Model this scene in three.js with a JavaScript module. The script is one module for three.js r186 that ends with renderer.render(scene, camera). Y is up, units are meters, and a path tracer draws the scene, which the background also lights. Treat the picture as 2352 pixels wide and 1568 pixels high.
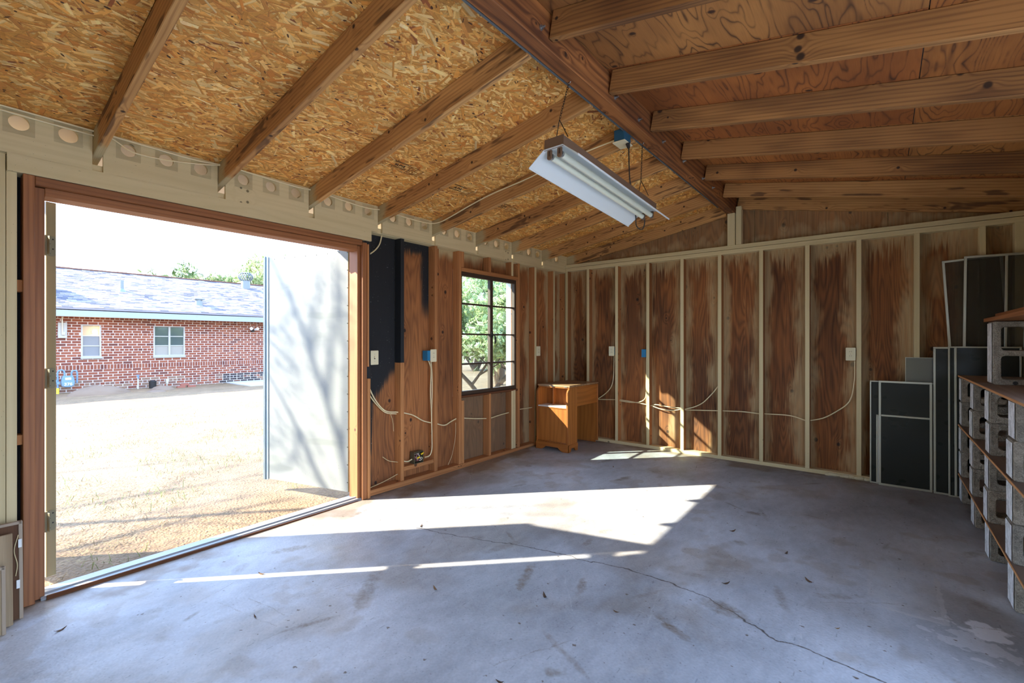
import * as THREE from 'three';
import { mergeGeometries } from 'three/addons/utils/BufferGeometryUtils.js';
import { FontLoader } from 'three/addons/loaders/FontLoader.js';
import { TextGeometry } from 'three/addons/geometries/TextGeometry.js';

// ---------------------------------------------------------------- camera, sky, sun, exposure
const scene = new THREE.Scene();
const camera = new THREE.PerspectiveCamera(72.63, 2352 / 1568, 0.05, 300);
camera.position.set(3.358, 1.31, 5.3775);
camera.rotation.set(0, 0.6725, 0);
scene.add(camera);
const renderer = new THREE.WebGLRenderer({ antialias: true });
renderer.toneMapping = THREE.LinearToneMapping;
renderer.toneMappingExposure = 2.35;
renderer.shadowMap.enabled = true;
renderer.shadowMap.type = THREE.PCFSoftShadowMap;

const SKY_H = [2.1, 2.5, 3.1], SKY_Z = [1.1, 1.8, 3.3], SKY_B = [0.8, 0.75, 0.65];
{
  const w = 64, h = 128, d = new Float32Array(w * h * 4);
  for (let y = 0; y < h; y++) {
    const el = (y + 0.5) / h * 2 - 1;
    const t = Math.pow(Math.max(0, Math.sin(el * Math.PI / 2)), 0.65);
    for (let x = 0; x < w; x++) for (let k = 0; k < 4; k++)
      d[(y * w + x) * 4 + k] = k === 3 ? 1 : el < 0 ? SKY_B[k] : SKY_H[k] * (1 - t) + SKY_Z[k] * t;
  }
  const sky = new THREE.DataTexture(d, w, h, THREE.RGBAFormat, THREE.FloatType);
  sky.mapping = THREE.EquirectangularReflectionMapping;
  sky.magFilter = sky.minFilter = THREE.LinearFilter;
  sky.needsUpdate = true;
  scene.background = sky;
}
const sun = new THREE.DirectionalLight(new THREE.Color().setRGB(1.0, 0.9, 0.74), 9.5);
sun.position.set(-1, 0.835, 1).multiplyScalar(30);
sun.target.position.set(0, 0, 0);
sun.castShadow = true;
sun.shadow.mapSize.set(4096, 4096);
Object.assign(sun.shadow.camera, { left: -25, right: 25, top: 20, bottom: -20, near: 1, far: 90 });
sun.shadow.radius = 1;
scene.add(sun, sun.target);

// ---------------------------------------------------------------- helpers
function rng(seed) {
  let a = seed >>> 0;
  return () => { a = (a + 0x6D2B79F5) | 0; let t = Math.imul(a ^ (a >>> 15), 1 | a); t = (t + Math.imul(t ^ (t >>> 7), 61 | t)) ^ t; return ((t ^ (t >>> 14)) >>> 0) / 4294967296; };
}
const R0 = rng(7);
const PERM = new Uint8Array(512), VALS = new Float32Array(256);
{ const r = rng(11); for (let i = 0; i < 256; i++) { PERM[i] = i; VALS[i] = r(); } for (let i = 255; i > 0; i--) { const j = (r() * (i + 1)) | 0; const t = PERM[i]; PERM[i] = PERM[j]; PERM[j] = t; } for (let i = 0; i < 256; i++) PERM[i + 256] = PERM[i]; }
function vn(x, y) {
  const xi = Math.floor(x), yi = Math.floor(y); let fx = x - xi, fy = y - yi;
  fx = fx * fx * (3 - 2 * fx); fy = fy * fy * (3 - 2 * fy);
  const a = xi & 255, b = (xi + 1) & 255, c = yi & 255, d = (yi + 1) & 255;
  const v00 = VALS[PERM[PERM[a] + c]], v10 = VALS[PERM[PERM[b] + c]], v01 = VALS[PERM[PERM[a] + d]], v11 = VALS[PERM[PERM[b] + d]];
  return (v00 + (v10 - v00) * fx) * (1 - fy) + (v01 + (v11 - v01) * fx) * fy;
}
function fbm(x, y, o = 4) { let s = 0, a = 0.5, n = 0; for (let i = 0; i < o; i++) { s += a * vn(x, y); n += a; a *= 0.5; x = x * 2.03 + 17.1; y = y * 2.03 + 5.7; } return s / n; }
const clamp = (x, a = 0, b = 1) => Math.min(b, Math.max(a, x));
const sstep = (a, b, x) => { const t = clamp((x - a) / (b - a)); return t * t * (3 - 2 * t); };
const lerp3 = (a, b, t) => [a[0] + (b[0] - a[0]) * t, a[1] + (b[1] - a[1]) * t, a[2] + (b[2] - a[2]) * t];
const mul3 = (a, k) => [a[0] * k, a[1] * k, a[2] * k];
// texture from fn(u, v) in metres; sx, sy = size in metres; returns colours 0..255 sRGB
function tex(w, h, sx, sy, fn, { wrap = THREE.MirroredRepeatWrapping, data = false, rep = true } = {}) {
  const d = new Uint8Array(w * h * 4);
  for (let y = 0; y < h; y++) for (let x = 0; x < w; x++) {
    const c = fn((x + 0.5) / w * sx, (y + 0.5) / h * sy), o = (y * w + x) * 4;
    if (typeof c === 'number') { d[o] = d[o + 1] = d[o + 2] = clamp(c, 0, 255); } else { d[o] = clamp(c[0], 0, 255); d[o + 1] = clamp(c[1], 0, 255); d[o + 2] = clamp(c[2], 0, 255); }
    d[o + 3] = 255;
  }
  const t = new THREE.DataTexture(d, w, h, THREE.RGBAFormat);
  t.magFilter = THREE.LinearFilter; t.minFilter = THREE.LinearMipmapLinearFilter; t.generateMipmaps = true;
  t.wrapS = t.wrapT = wrap;
  if (!data) t.colorSpace = THREE.SRGBColorSpace;
  if (rep) t.repeat.set(1 / sx, 1 / sy);
  t.needsUpdate = true;
  return t;
}
const srgb = (r, g, b) => new THREE.Color().setRGB(r / 255, g / 255, b / 255, THREE.SRGBColorSpace);
function mat(o) { const p = o.transmission !== undefined || o.clearcoat !== undefined || o.sheen !== undefined; return p ? new THREE.MeshPhysicalMaterial(o) : new THREE.MeshStandardMaterial({ roughness: 0.85, ...o }); }

const taken = {};
function numbered(n) { if (taken[n] === undefined) { taken[n] = 0; return n; } taken[n]++; return n + '_' + String(taken[n]).padStart(3, '0'); }
function tag(o, label, category, group, kind) { o.userData = { label, category }; if (group) o.userData.group = group; if (kind) o.userData.kind = kind; return o; }
function thing(name, label, category, pos = [0, 0, 0], ry = 0, group, kind) {
  const g = new THREE.Group(); g.name = numbered(name); g.position.set(...pos); g.rotation.y = ry; scene.add(g);
  return tag(g, label, category, group, kind);
}
const pnum = new Map();
function part(parent, name, geo, m, label) {
  const o = new THREE.Mesh(geo, m); let c = pnum.get(parent); if (!c) pnum.set(parent, c = {});
  if (c[name] === undefined) { c[name] = 0; o.name = name; } else { c[name]++; o.name = name + '_' + String(c[name]).padStart(3, '0'); }
  o.castShadow = o.receiveShadow = true; if (label) o.userData.label = label; parent.add(o); return o;
}
// world uv in metres: u along the grain axis, v across; faces across the grain get end-grain coordinates
function grainUV(g, axis, ou = 0, ov = 0) {
  const p = g.attributes.position, n = g.attributes.normal, uv = new Float32Array(p.count * 2), ax = 'xyz'.indexOf(axis);
  for (let i = 0; i < p.count; i++) {
    const P = [p.getX(i), p.getY(i), p.getZ(i)], N = [Math.abs(n.getX(i)), Math.abs(n.getY(i)), Math.abs(n.getZ(i))];
    const k = N[0] >= N[1] && N[0] >= N[2] ? 0 : N[1] >= N[2] ? 1 : 2;
    let u, v;
    if (k === ax) { const [a, b] = [0, 1, 2].filter(j => j !== k); u = P[a] * 0.35; v = P[b]; }
    else { u = P[ax]; v = P[3 - ax - k]; if (k === (ax + 1) % 3) v += 0.11; }
    uv[i * 2] = u + ou; uv[i * 2 + 1] = v + ov;
  }
  g.setAttribute('uv', new THREE.BufferAttribute(uv, 2));
  return g;
}
// box with small chamfers, flat shaded
function cbox(x0, x1, y0, y1, z0, z1, { ch = 0.002, axis = 'y', ou = 0, ov = 0 } = {}) {
  const pos = [], c = [(x0 + x1) / 2, (y0 + y1) / 2, (z0 + z1) / 2], h = [(x1 - x0) / 2, (y1 - y0) / 2, (z1 - z0) / 2];
  ch = Math.min(ch, h[0] * 0.45, h[1] * 0.45, h[2] * 0.45);
  const V = (s, k) => [0, 1, 2].map(a => c[a] + s[a] * (a === k ? h[a] : h[a] - ch)); // vertex of corner s on face k
  const tri = (a, b, d) => {
    const e1 = [b[0] - a[0], b[1] - a[1], b[2] - a[2]], e2 = [d[0] - a[0], d[1] - a[1], d[2] - a[2]];
    const n = [e1[1] * e2[2] - e1[2] * e2[1], e1[2] * e2[0] - e1[0] * e2[2], e1[0] * e2[1] - e1[1] * e2[0]];
    const m = [(a[0] + b[0] + d[0]) / 3 - c[0], (a[1] + b[1] + d[1]) / 3 - c[1], (a[2] + b[2] + d[2]) / 3 - c[2]];
    if (n[0] * m[0] + n[1] * m[1] + n[2] * m[2] < 0) pos.push(...a, ...d, ...b); else pos.push(...a, ...b, ...d);
  };
  const quad = (a, b, d, e) => { tri(a, b, d); tri(a, d, e); };
  const S = [-1, 1];
  for (let k = 0; k < 3; k++) { const [i, j] = [0, 1, 2].filter(q => q !== k); for (const s of S) { const q = (a, b) => { const r = [0, 0, 0]; r[k] = s; r[i] = a; r[j] = b; return V(r, k); }; quad(q(-1, -1), q(1, -1), q(1, 1), q(-1, 1)); } }
  if (ch > 1e-5) {
    for (let k = 0; k < 3; k++) { const [i, j] = [0, 1, 2].filter(q => q !== k); for (const a of S) for (const b of S) { const r1 = [0, 0, 0], r2 = [0, 0, 0]; r1[k] = -1; r2[k] = 1; r1[i] = r2[i] = a; r1[j] = r2[j] = b; quad(V(r1, i), V(r2, i), V(r2, j), V(r1, j)); } }
    for (const a of S) for (const b of S) for (const d of S) tri(V([a, b, d], 0), V([a, b, d], 1), V([a, b, d], 2));
  }
  const g = new THREE.BufferGeometry();
  g.setAttribute('position', new THREE.Float32BufferAttribute(pos, 3));
  g.computeVertexNormals();
  return grainUV(g, axis, ou, ov);
}
const merge = gs => mergeGeometries(gs.map(g => { const q = g.index ? g.toNonIndexed() : g; for (const k of Object.keys(q.attributes)) if (!['position', 'normal', 'uv'].includes(k)) q.deleteAttribute(k); return q; }));
function tube(pts, r, seg = 0, rad = 7) { const c = new THREE.CatmullRomCurve3(pts.map(p => new THREE.Vector3(...p)), false, 'centripetal'); return new THREE.TubeGeometry(c, seg || Math.max(4, pts.length * 5), r, rad, false); }
function cyl(a, b, r0, r1 = r0, seg = 12) {
  const A = new THREE.Vector3(...a), B = new THREE.Vector3(...b), d = B.clone().sub(A), g = new THREE.CylinderGeometry(r1, r0, d.length(), seg);
  g.applyQuaternion(new THREE.Quaternion().setFromUnitVectors(new THREE.Vector3(0, 1, 0), d.normalize())); g.translate((a[0] + b[0]) / 2, (a[1] + b[1]) / 2, (a[2] + b[2]) / 2); return g;
}
function extr(pts, depth, holes = [], bevel = 0) {
  const s = new THREE.Shape(pts.map(p => new THREE.Vector2(...p)));
  for (const h of holes) s.holes.push(h instanceof THREE.Path ? h : new THREE.Path(h.map(p => new THREE.Vector2(...p))));
  return new THREE.ExtrudeGeometry(s, { depth, bevelEnabled: bevel > 0, bevelSize: bevel, bevelThickness: bevel, bevelSegments: 1, curveSegments: 14 });
}
function rrect(x0, x1, y0, y1, r, n = 4) { const o = []; for (const [cx, cy, a] of [[x1 - r, y1 - r, 0], [x0 + r, y1 - r, 1], [x0 + r, y0 + r, 2], [x1 - r, y0 + r, 3]]) for (let i = 0; i <= n; i++) { const t = (a + i / n) * Math.PI / 2; o.push([cx + r * Math.cos(t), cy + r * Math.sin(t)]); } return o; }
const floorY = z => 0.01 * (3 - z);

// ---------------------------------------------------------------- materials
function lumberTex(light, dark, { seed = 1, rings = 38, knots = 7, amt = 0.7, w = 1024, h = 256, sx = 2.0, sy = 0.3, blotch = 0.25, specks = 0 } = {}) {
  const r = rng(seed), K = []; for (let i = 0; i < knots; i++) K.push([r() * sx, r() * sy, 0.006 + r() * 0.012]);
  const so = seed * 13.7;
  return tex(w, h, sx, sy, (u, v) => {
    let g = v * rings + 2.2 * vn(u * 0.9 + so, v * 5) + 0.6 * vn(u * 3 + so, v * 20); let kn = 0;
    for (const k of K) { const dx = (u - k[0]) * 0.55; if (dx > 0.06 || dx < -0.06) continue; const dy = v - k[1], d = Math.sqrt(dx * dx + dy * dy); if (d < 0.06) { g += 1.6 * Math.exp(-d * d / 0.0006); const e = Math.sqrt((u - k[0]) ** 2 + dy * dy); kn = Math.max(kn, 1 - sstep(k[2] * 0.6, k[2] * 1.25, e)); } }
    const ring = Math.pow(0.5 + 0.5 * Math.sin(g * 6.283), 2.2), fine = vn(u * 9 + so, v * 520), mid = vn(u * 2.5 + so, v * 90), b = fbm(u * 2 + so, v * 7, 3);
    let c = lerp3(light, dark, clamp(amt * (0.42 * ring + 0.3 * fine + 0.32 * mid) + blotch * (b - 0.5) * 2));
    if (kn > 0) c = lerp3(c, mul3(dark, 0.55), kn * 0.85);
    if (specks && vn(u * 160 + so, v * 160) > 1 - specks) c = mul3(c, 0.45);
    return c;
  });
}
const T = {
  rafter: lumberTex([206, 154, 92], [130, 84, 42], { seed: 3, knots: 14, w: 1024, h: 512, sy: 0.6, blotch: 0.3 }),
  stud: lumberTex([206, 144, 88], [138, 84, 44], { seed: 5, knots: 10, h: 512, sy: 0.6 }),
  beige: lumberTex([222, 204, 158], [200, 180, 130], { seed: 9, rings: 20, knots: 5, amt: 0.45, blotch: 0.22, h: 512, sy: 0.6, specks: 0.012 }),
  frame: lumberTex([170, 110, 64], [114, 68, 36], { seed: 12, rings: 46, knots: 2, h: 512, sy: 0.6 }),
};
const M = {
  rafter: mat({ map: T.rafter, roughness: 0.8 }),
  stud: mat({ map: T.stud, roughness: 0.82 }),
  beige: mat({ map: T.beige, roughness: 0.75 }),
  frame: mat({ map: T.frame, roughness: 0.6 }),
  black: mat({ color: srgb(26, 30, 34), roughness: 0.7 }),
  felt: mat({ color: srgb(22, 22, 26), roughness: 0.9 }),
  cable: mat({ color: srgb(232, 216, 170), roughness: 0.5 }),
  plate: mat({ color: srgb(232, 222, 184), roughness: 0.4 }),
  blueBox: mat({ color: srgb(32, 120, 165), roughness: 0.5 }),
  dark: mat({ color: srgb(30, 26, 22), roughness: 0.6 }),
  steel: mat({ color: srgb(170, 172, 172), metalness: 0.85, roughness: 0.35 }),
  alu: mat({ color: srgb(196, 196, 180), metalness: 0.55, roughness: 0.4 }),
  white: mat({ color: srgb(232, 234, 230), roughness: 0.5 }),
};
const vary = (m, k, s = 1) => { const n = m.clone(); n.color = new THREE.Color().setRGB(k, k * s, k * s * s); return n; };
const rafterVar = [M.rafter, vary(M.rafter, 0.88, 0.97), vary(M.rafter, 0.95, 1.02)];
const studVar = [M.stud, vary(M.stud, 0.88, 0.98), vary(M.stud, 0.95)];
const beigeVar = [M.beige, vary(M.beige, 0.93), vary(M.beige, 0.97, 1.01)];
const pick = (a, i) => a[((i * 7919 + 13) >>> 0) % a.length];
// ================================================================ FLOOR
{
  const X0 = -0.14, X1 = 4.36, Z0 = -0.12, Z1 = 6.36, W = X1 - X0, L = Z1 - Z0;
  const crack = [[0.79, 3.241], [1.114, 3.155], [1.529, 3.017], [1.845, 2.946], [2.162, 2.885], [2.369, 2.885], [2.602, 2.882], [2.787, 2.948], [2.989, 3.048], [3.119, 3.048], [3.269, 3.084], [3.377, 3.083], [4.3, 3.2]];
  const crack2 = [[1.98, 0.0], [1.96, 0.18], [1.86, 0.42], [1.9, 0.6]];
  const segd = (px, pz, a, b) => { const dx = b[0] - a[0], dz = b[1] - a[1], t = clamp(((px - a[0]) * dx + (pz - a[1]) * dz) / (dx * dx + dz * dz)); return Math.hypot(px - a[0] - t * dx, pz - a[1] - t * dz); };
  const cd = (x, z) => {
    const ax = x + 0.02 * (vn(x * 18, z * 18) - 0.5) + 0.008 * (vn(x * 70, z * 70) - 0.5), az = z + 0.03 * (vn(x * 15 + 9, z * 15) - 0.5) + 0.01 * (vn(x * 60, z * 60 + 5) - 0.5);
    let d = 9; if (z > 2.6 && z < 3.5) for (let i = 0; i + 1 < crack.length; i++) d = Math.min(d, segd(ax, az, crack[i], crack[i + 1]));
    if (x > 1.7 && x < 2.2 && z < 0.8) for (let i = 0; i + 1 < crack2.length; i++) d = Math.min(d, segd(ax, az, crack2[i], crack2[i + 1]) * 2.2); return d;
  };
  const r = rng(21), scuffs = [], bits = [], streaks = [];
  for (let i = 0; i < 60; i++) scuffs.push([r() * 4.3, 0.2 + r() * 5.6, 0.04 + r() * 0.12, 0.012 + r() * 0.035, r() * 3.14, 0.25 + r() * 0.4]);
  for (const s of [[1.8, 3.3, .16, .035, 1.2, .75], [2.6, 3.25, .14, .03, .5, .7], [2.75, 2.95, .14, .06, .2, .6], [2.1, 3.2, .1, .03, 1.2, .6], [2.3, 3.7, .2, .02, .4, .5], [1.2, 3.9, .25, .05, .9, .45], [2.2, 1.0, .1, .05, .3, .5], [2.6, 1.5, .06, .04, 0, .8]]) scuffs.push(s);
  for (let i = 0; i < 520; i++) bits.push([r() * 4.3, 0.1 + r() * 5.6, 0.0015 + r() * r() * 0.007]);
  for (let i = 0; i < 130; i++) streaks.push([r() * 4.3, 0.2 + r() * 5.6, 0.03 + r() * 0.22, 0.0012 + r() * 0.002, r() * 3.14, r() < 0.55 ? 1 : -1]);
  const NX = 1100, NZ = 1600, buf = new Float32Array(NX * NZ * 3);
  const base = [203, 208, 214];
  for (let j = 0; j < NZ; j++) for (let i = 0; i < NX; i++) {
    const x = X0 + (i + .5) / NX * W, z = Z0 + (j + .5) / NZ * L, o = (j * NX + i) * 3;
    const wx = x + 0.35 * fbm(x * 1.5, z * 1.5, 2), wz = z + 0.35 * fbm(x * 1.5 + 7, z * 1.5 + 3, 2);
    const a = fbm(wx * 1.1, wz * 1.1, 4), b = fbm(wx * 4.2 + 3, wz * 2.6, 4), c = vn(x * 160, z * 160), d = fbm(x * 30, z * 14, 3);
    let k = 0.84 + 0.34 * (a - 0.42) + 0.18 * (b - 0.5) + 0.07 * (c - 0.5) + 0.1 * (d - 0.5);
    const dirt = sstep(0.5, 0.74, fbm(wx * 2.1 + 31, wz * 2.1 + 9, 4)); // brownish trodden dirt in patches
    const dirt2 = sstep(0.56, 0.7, fbm(x * 7 + 3, z * 7 + 1, 3)) * sstep(0.45, 0.6, a);
    const near = Math.min(x + 0.02, z + 0.02, 4.2 - x); // swept soil collects against the plates, ragged
    const soil = sstep(0.62, 0.35, near * 1.3 + 0.75 * fbm(x * 5 + 2, z * 5 + 8, 4) - 0.05) * 0.6;
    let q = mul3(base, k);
    q = lerp3(q, mul3([150, 132, 110], k), 0.34 * dirt + 0.22 * dirt2);
    q = lerp3(q, mul3([138, 112, 84], k), soil);
    // pale squares left by removed mats and the white spill
    const e = 0.012 * (fbm(x * 40, z * 40, 2) - 0.5);
    if (x + e > 3.3 && x + e < 3.6 && z + e > 1.93 && z + e < 2.47) q = lerp3(q, [198, 198, 196], 0.32 * sstep(0.3, 0.6, fbm(x * 9, z * 9, 3)) + (Math.abs(x + e - 3.6) < 0.02 || Math.abs(z + e - 2.47) < 0.02 ? 0.35 : 0));
    const sp = Math.hypot((x - 3.73) / 0.085, (z - 2.42) / 0.11) + 1.2 * (fbm(x * 24, z * 24, 3) - 0.5); if (sp < 0.9) q = lerp3(q, [232, 234, 236], 0.85 * sstep(0.9, 0.72, sp));
    const sp2 = Math.hypot((x - 3.66) / 0.16, (z - 2.55) / 0.15) + 1.8 * (fbm(x * 20 + 4, z * 20, 3) - 0.5); if (sp2 < 0.75) q = lerp3(q, [220, 221, 222], 0.5);
    const cr = cd(x, z); if (cr < 0.006) q = lerp3(q, [66, 60, 54], 0.9 * (1 - sstep(0.0012, 0.0045, cr)));
    if (vn(x * 210, z * 90) > 0.93) q = mul3(q, 0.84);
    buf[o] = q[0]; buf[o + 1] = q[1]; buf[o + 2] = q[2];
  }
  const splat = (x, z, R, f) => { const i0 = Math.max(0, Math.floor((x - R - X0) / W * NX)), i1 = Math.min(NX - 1, Math.ceil((x + R - X0) / W * NX)), j0 = Math.max(0, Math.floor((z - R - Z0) / L * NZ)), j1 = Math.min(NZ - 1, Math.ceil((z + R - Z0) / L * NZ)); for (let j = j0; j <= j1; j++) for (let i = i0; i <= i1; i++) { const px = X0 + (i + .5) / NX * W - x, pz = Z0 + (j + .5) / NZ * L - z, m = f(px, pz); if (m) { const o = (j * NX + i) * 3; for (let k = 0; k < 3; k++) buf[o + k] += (m[1][k] - buf[o + k]) * m[0]; } } };
  for (const [x, z, a, b, t, s] of scuffs) { const ct = Math.cos(t), st = Math.sin(t), ph = r() * 50; splat(x, z, a * 1.5, (px, pz) => { const u = (px * ct + pz * st) / a, v = (-px * st + pz * ct) / b, e = u * u + v * v + 1.6 * (fbm(px * 40 + ph, pz * 40, 3) - 0.5); return e < 1 ? [s * (1 - e) * (0.35 + 0.65 * vn(px * 150 + ph, pz * 150)), [106, 92, 76]] : null; }); }
  for (const [x, z, a, b, t, s] of streaks) { const ct = Math.cos(t), st = Math.sin(t), ph = r() * 50; splat(x, z, a, (px, pz) => { const u = px * ct + pz * st, v = -px * st + pz * ct + 0.01 * (vn(u * 20 + ph, 0) - 0.5); return Math.abs(u) < a * .9 && Math.abs(v) < b ? [0.4 * vn(u * 60 + ph, 3), s > 0 ? [110, 100, 88] : [214, 214, 212]] : null; }); }
  for (const [x, z, a] of bits) splat(x, z, a * 1.6, (px, pz) => (Math.hypot(px, pz * 1.3) < a * (0.6 + vn(px * 400 + x * 9, pz * 400)) ? [0.7, [78, 62, 46]] : null));
  const map = tex(NX, NZ, 1, 1, (u, v) => { const i = Math.min(NX - 1, (u * NX) | 0), j = Math.min(NZ - 1, (v * NZ) | 0), o = (j * NX + i) * 3; return [buf[o], buf[o + 1], buf[o + 2]]; }, { wrap: THREE.ClampToEdgeWrapping });
  const bump = tex(512, 512, 2.2, 2.2, (u, v) => 128 + 60 * (fbm(u * 9, v * 9, 5) - 0.5) + 40 * (vn(u * 220, v * 220) - 0.5), { data: true });
  const rough = tex(512, 512, 2.6, 2.6, (u, v) => 150 + 90 * (fbm(u * 3, v * 3, 4) - 0.35), { data: true });
  const g = new THREE.BoxGeometry(W, 0.16, L); g.translate((X0 + X1) / 2, -0.08, (Z0 + Z1) / 2);
  const p = g.attributes.position, uv = g.attributes.uv;
  for (let i = 0; i < p.count; i++) { uv.setXY(i, (p.getX(i) - X0) / W, (p.getZ(i) - Z0) / L); p.setY(i, p.getY(i) + floorY(p.getZ(i))); }
  // bump and roughness use the same normalised uv, so scale them to metres
  bump.repeat.set(W / 2.2, L / 2.2); rough.repeat.set(W / 2.6, L / 2.6);
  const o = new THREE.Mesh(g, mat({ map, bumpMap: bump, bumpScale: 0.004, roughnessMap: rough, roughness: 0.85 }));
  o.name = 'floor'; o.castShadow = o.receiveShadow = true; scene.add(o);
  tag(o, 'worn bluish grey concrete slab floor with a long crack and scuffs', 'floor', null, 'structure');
}

// ================================================================ WALLS
// plywood sheathing colour for a whole wall, with the beige and black spray paint where it was sprayed
function plyWall(w, h, sx, sy, seed, spray, light = [150, 97, 56], dark = [62, 36, 19], scale = 1) {
  const r = rng(seed), K = []; for (let i = 0; i < sx * 11; i++) K.push([r() * sx, r() * sy, 0.008 + r() * 0.012]);
  const so = seed * 7.3;
  return tex(w, h, 1, 1, (s, t) => {
    const x = s * sx, y = t * sy; // grain runs up the wall
    const sheet = Math.floor((x + 0.13) / 1.22), sh = sheet * 31.7 + so;
    let g = 17 * fbm(x * 4.2 * scale + sh, y * 0.6 + sh * 0.3, 3) + 4 * vn(x * 20 + sh, y * 1.6);
    let kn = 0; for (const k of K) { const dx = x - k[0]; if (dx > 0.1 || dx < -0.1) continue; const dy = (y - k[1]) * 0.5, q = dx * dx + dy * dy; if (q < 0.01) { g += 2.4 * Math.exp(-q / 0.0008); const e = Math.hypot(dx, (y - k[1]) * 0.8); kn = Math.max(kn, 1 - sstep(k[2] * .5, k[2] * 1.2, e)); } }
    const ring = Math.pow(Math.abs(Math.sin(g * 3.14)), 1.3), fine = vn(x * 420, y * 9 + so), mid = vn(x * 90 + so, y * 3), blot = fbm(x * 2.2 + so, y * 1.1, 4);
    let c = lerp3(light, dark, clamp(0.12 + 0.3 * (1 - ring) + 0.26 * fine + 0.2 * mid + 0.95 * (blot - 0.5)));
    if (kn > 0) c = lerp3(c, [34, 20, 12], kn * 0.85);
    const m = spray(x, y, fine, mid, (a, b, o) => fbm(a + so, b, o));
    if (m) for (const [f, col] of m) c = lerp3(c, mul3(col, 0.92 + 0.14 * fine), f);
    return c;
  }, { wrap: THREE.ClampToEdgeWrapping, rep: false });
}
const panelUV = (g, fu, fv) => { const p = g.attributes.position, uv = g.attributes.uv; for (let i = 0; i < p.count; i++) uv.setXY(i, fu(p.getX(i), p.getY(i), p.getZ(i)), fv(p.getX(i), p.getY(i), p.getZ(i))); return g; };
const sideVar = [vary(M.stud, 0.8, 0.95), vary(M.stud, 0.7, 0.95), vary(M.stud, 0.88, 0.97)];
const SX0 = 0.3275, SS = 0.4064; // studs of the back wall
const backStuds = []; for (let i = -1; i < 10; i++) backStuds.push(i < 0 ? -0.0 : SX0 + SS * i); backStuds.push(4.185);

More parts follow.
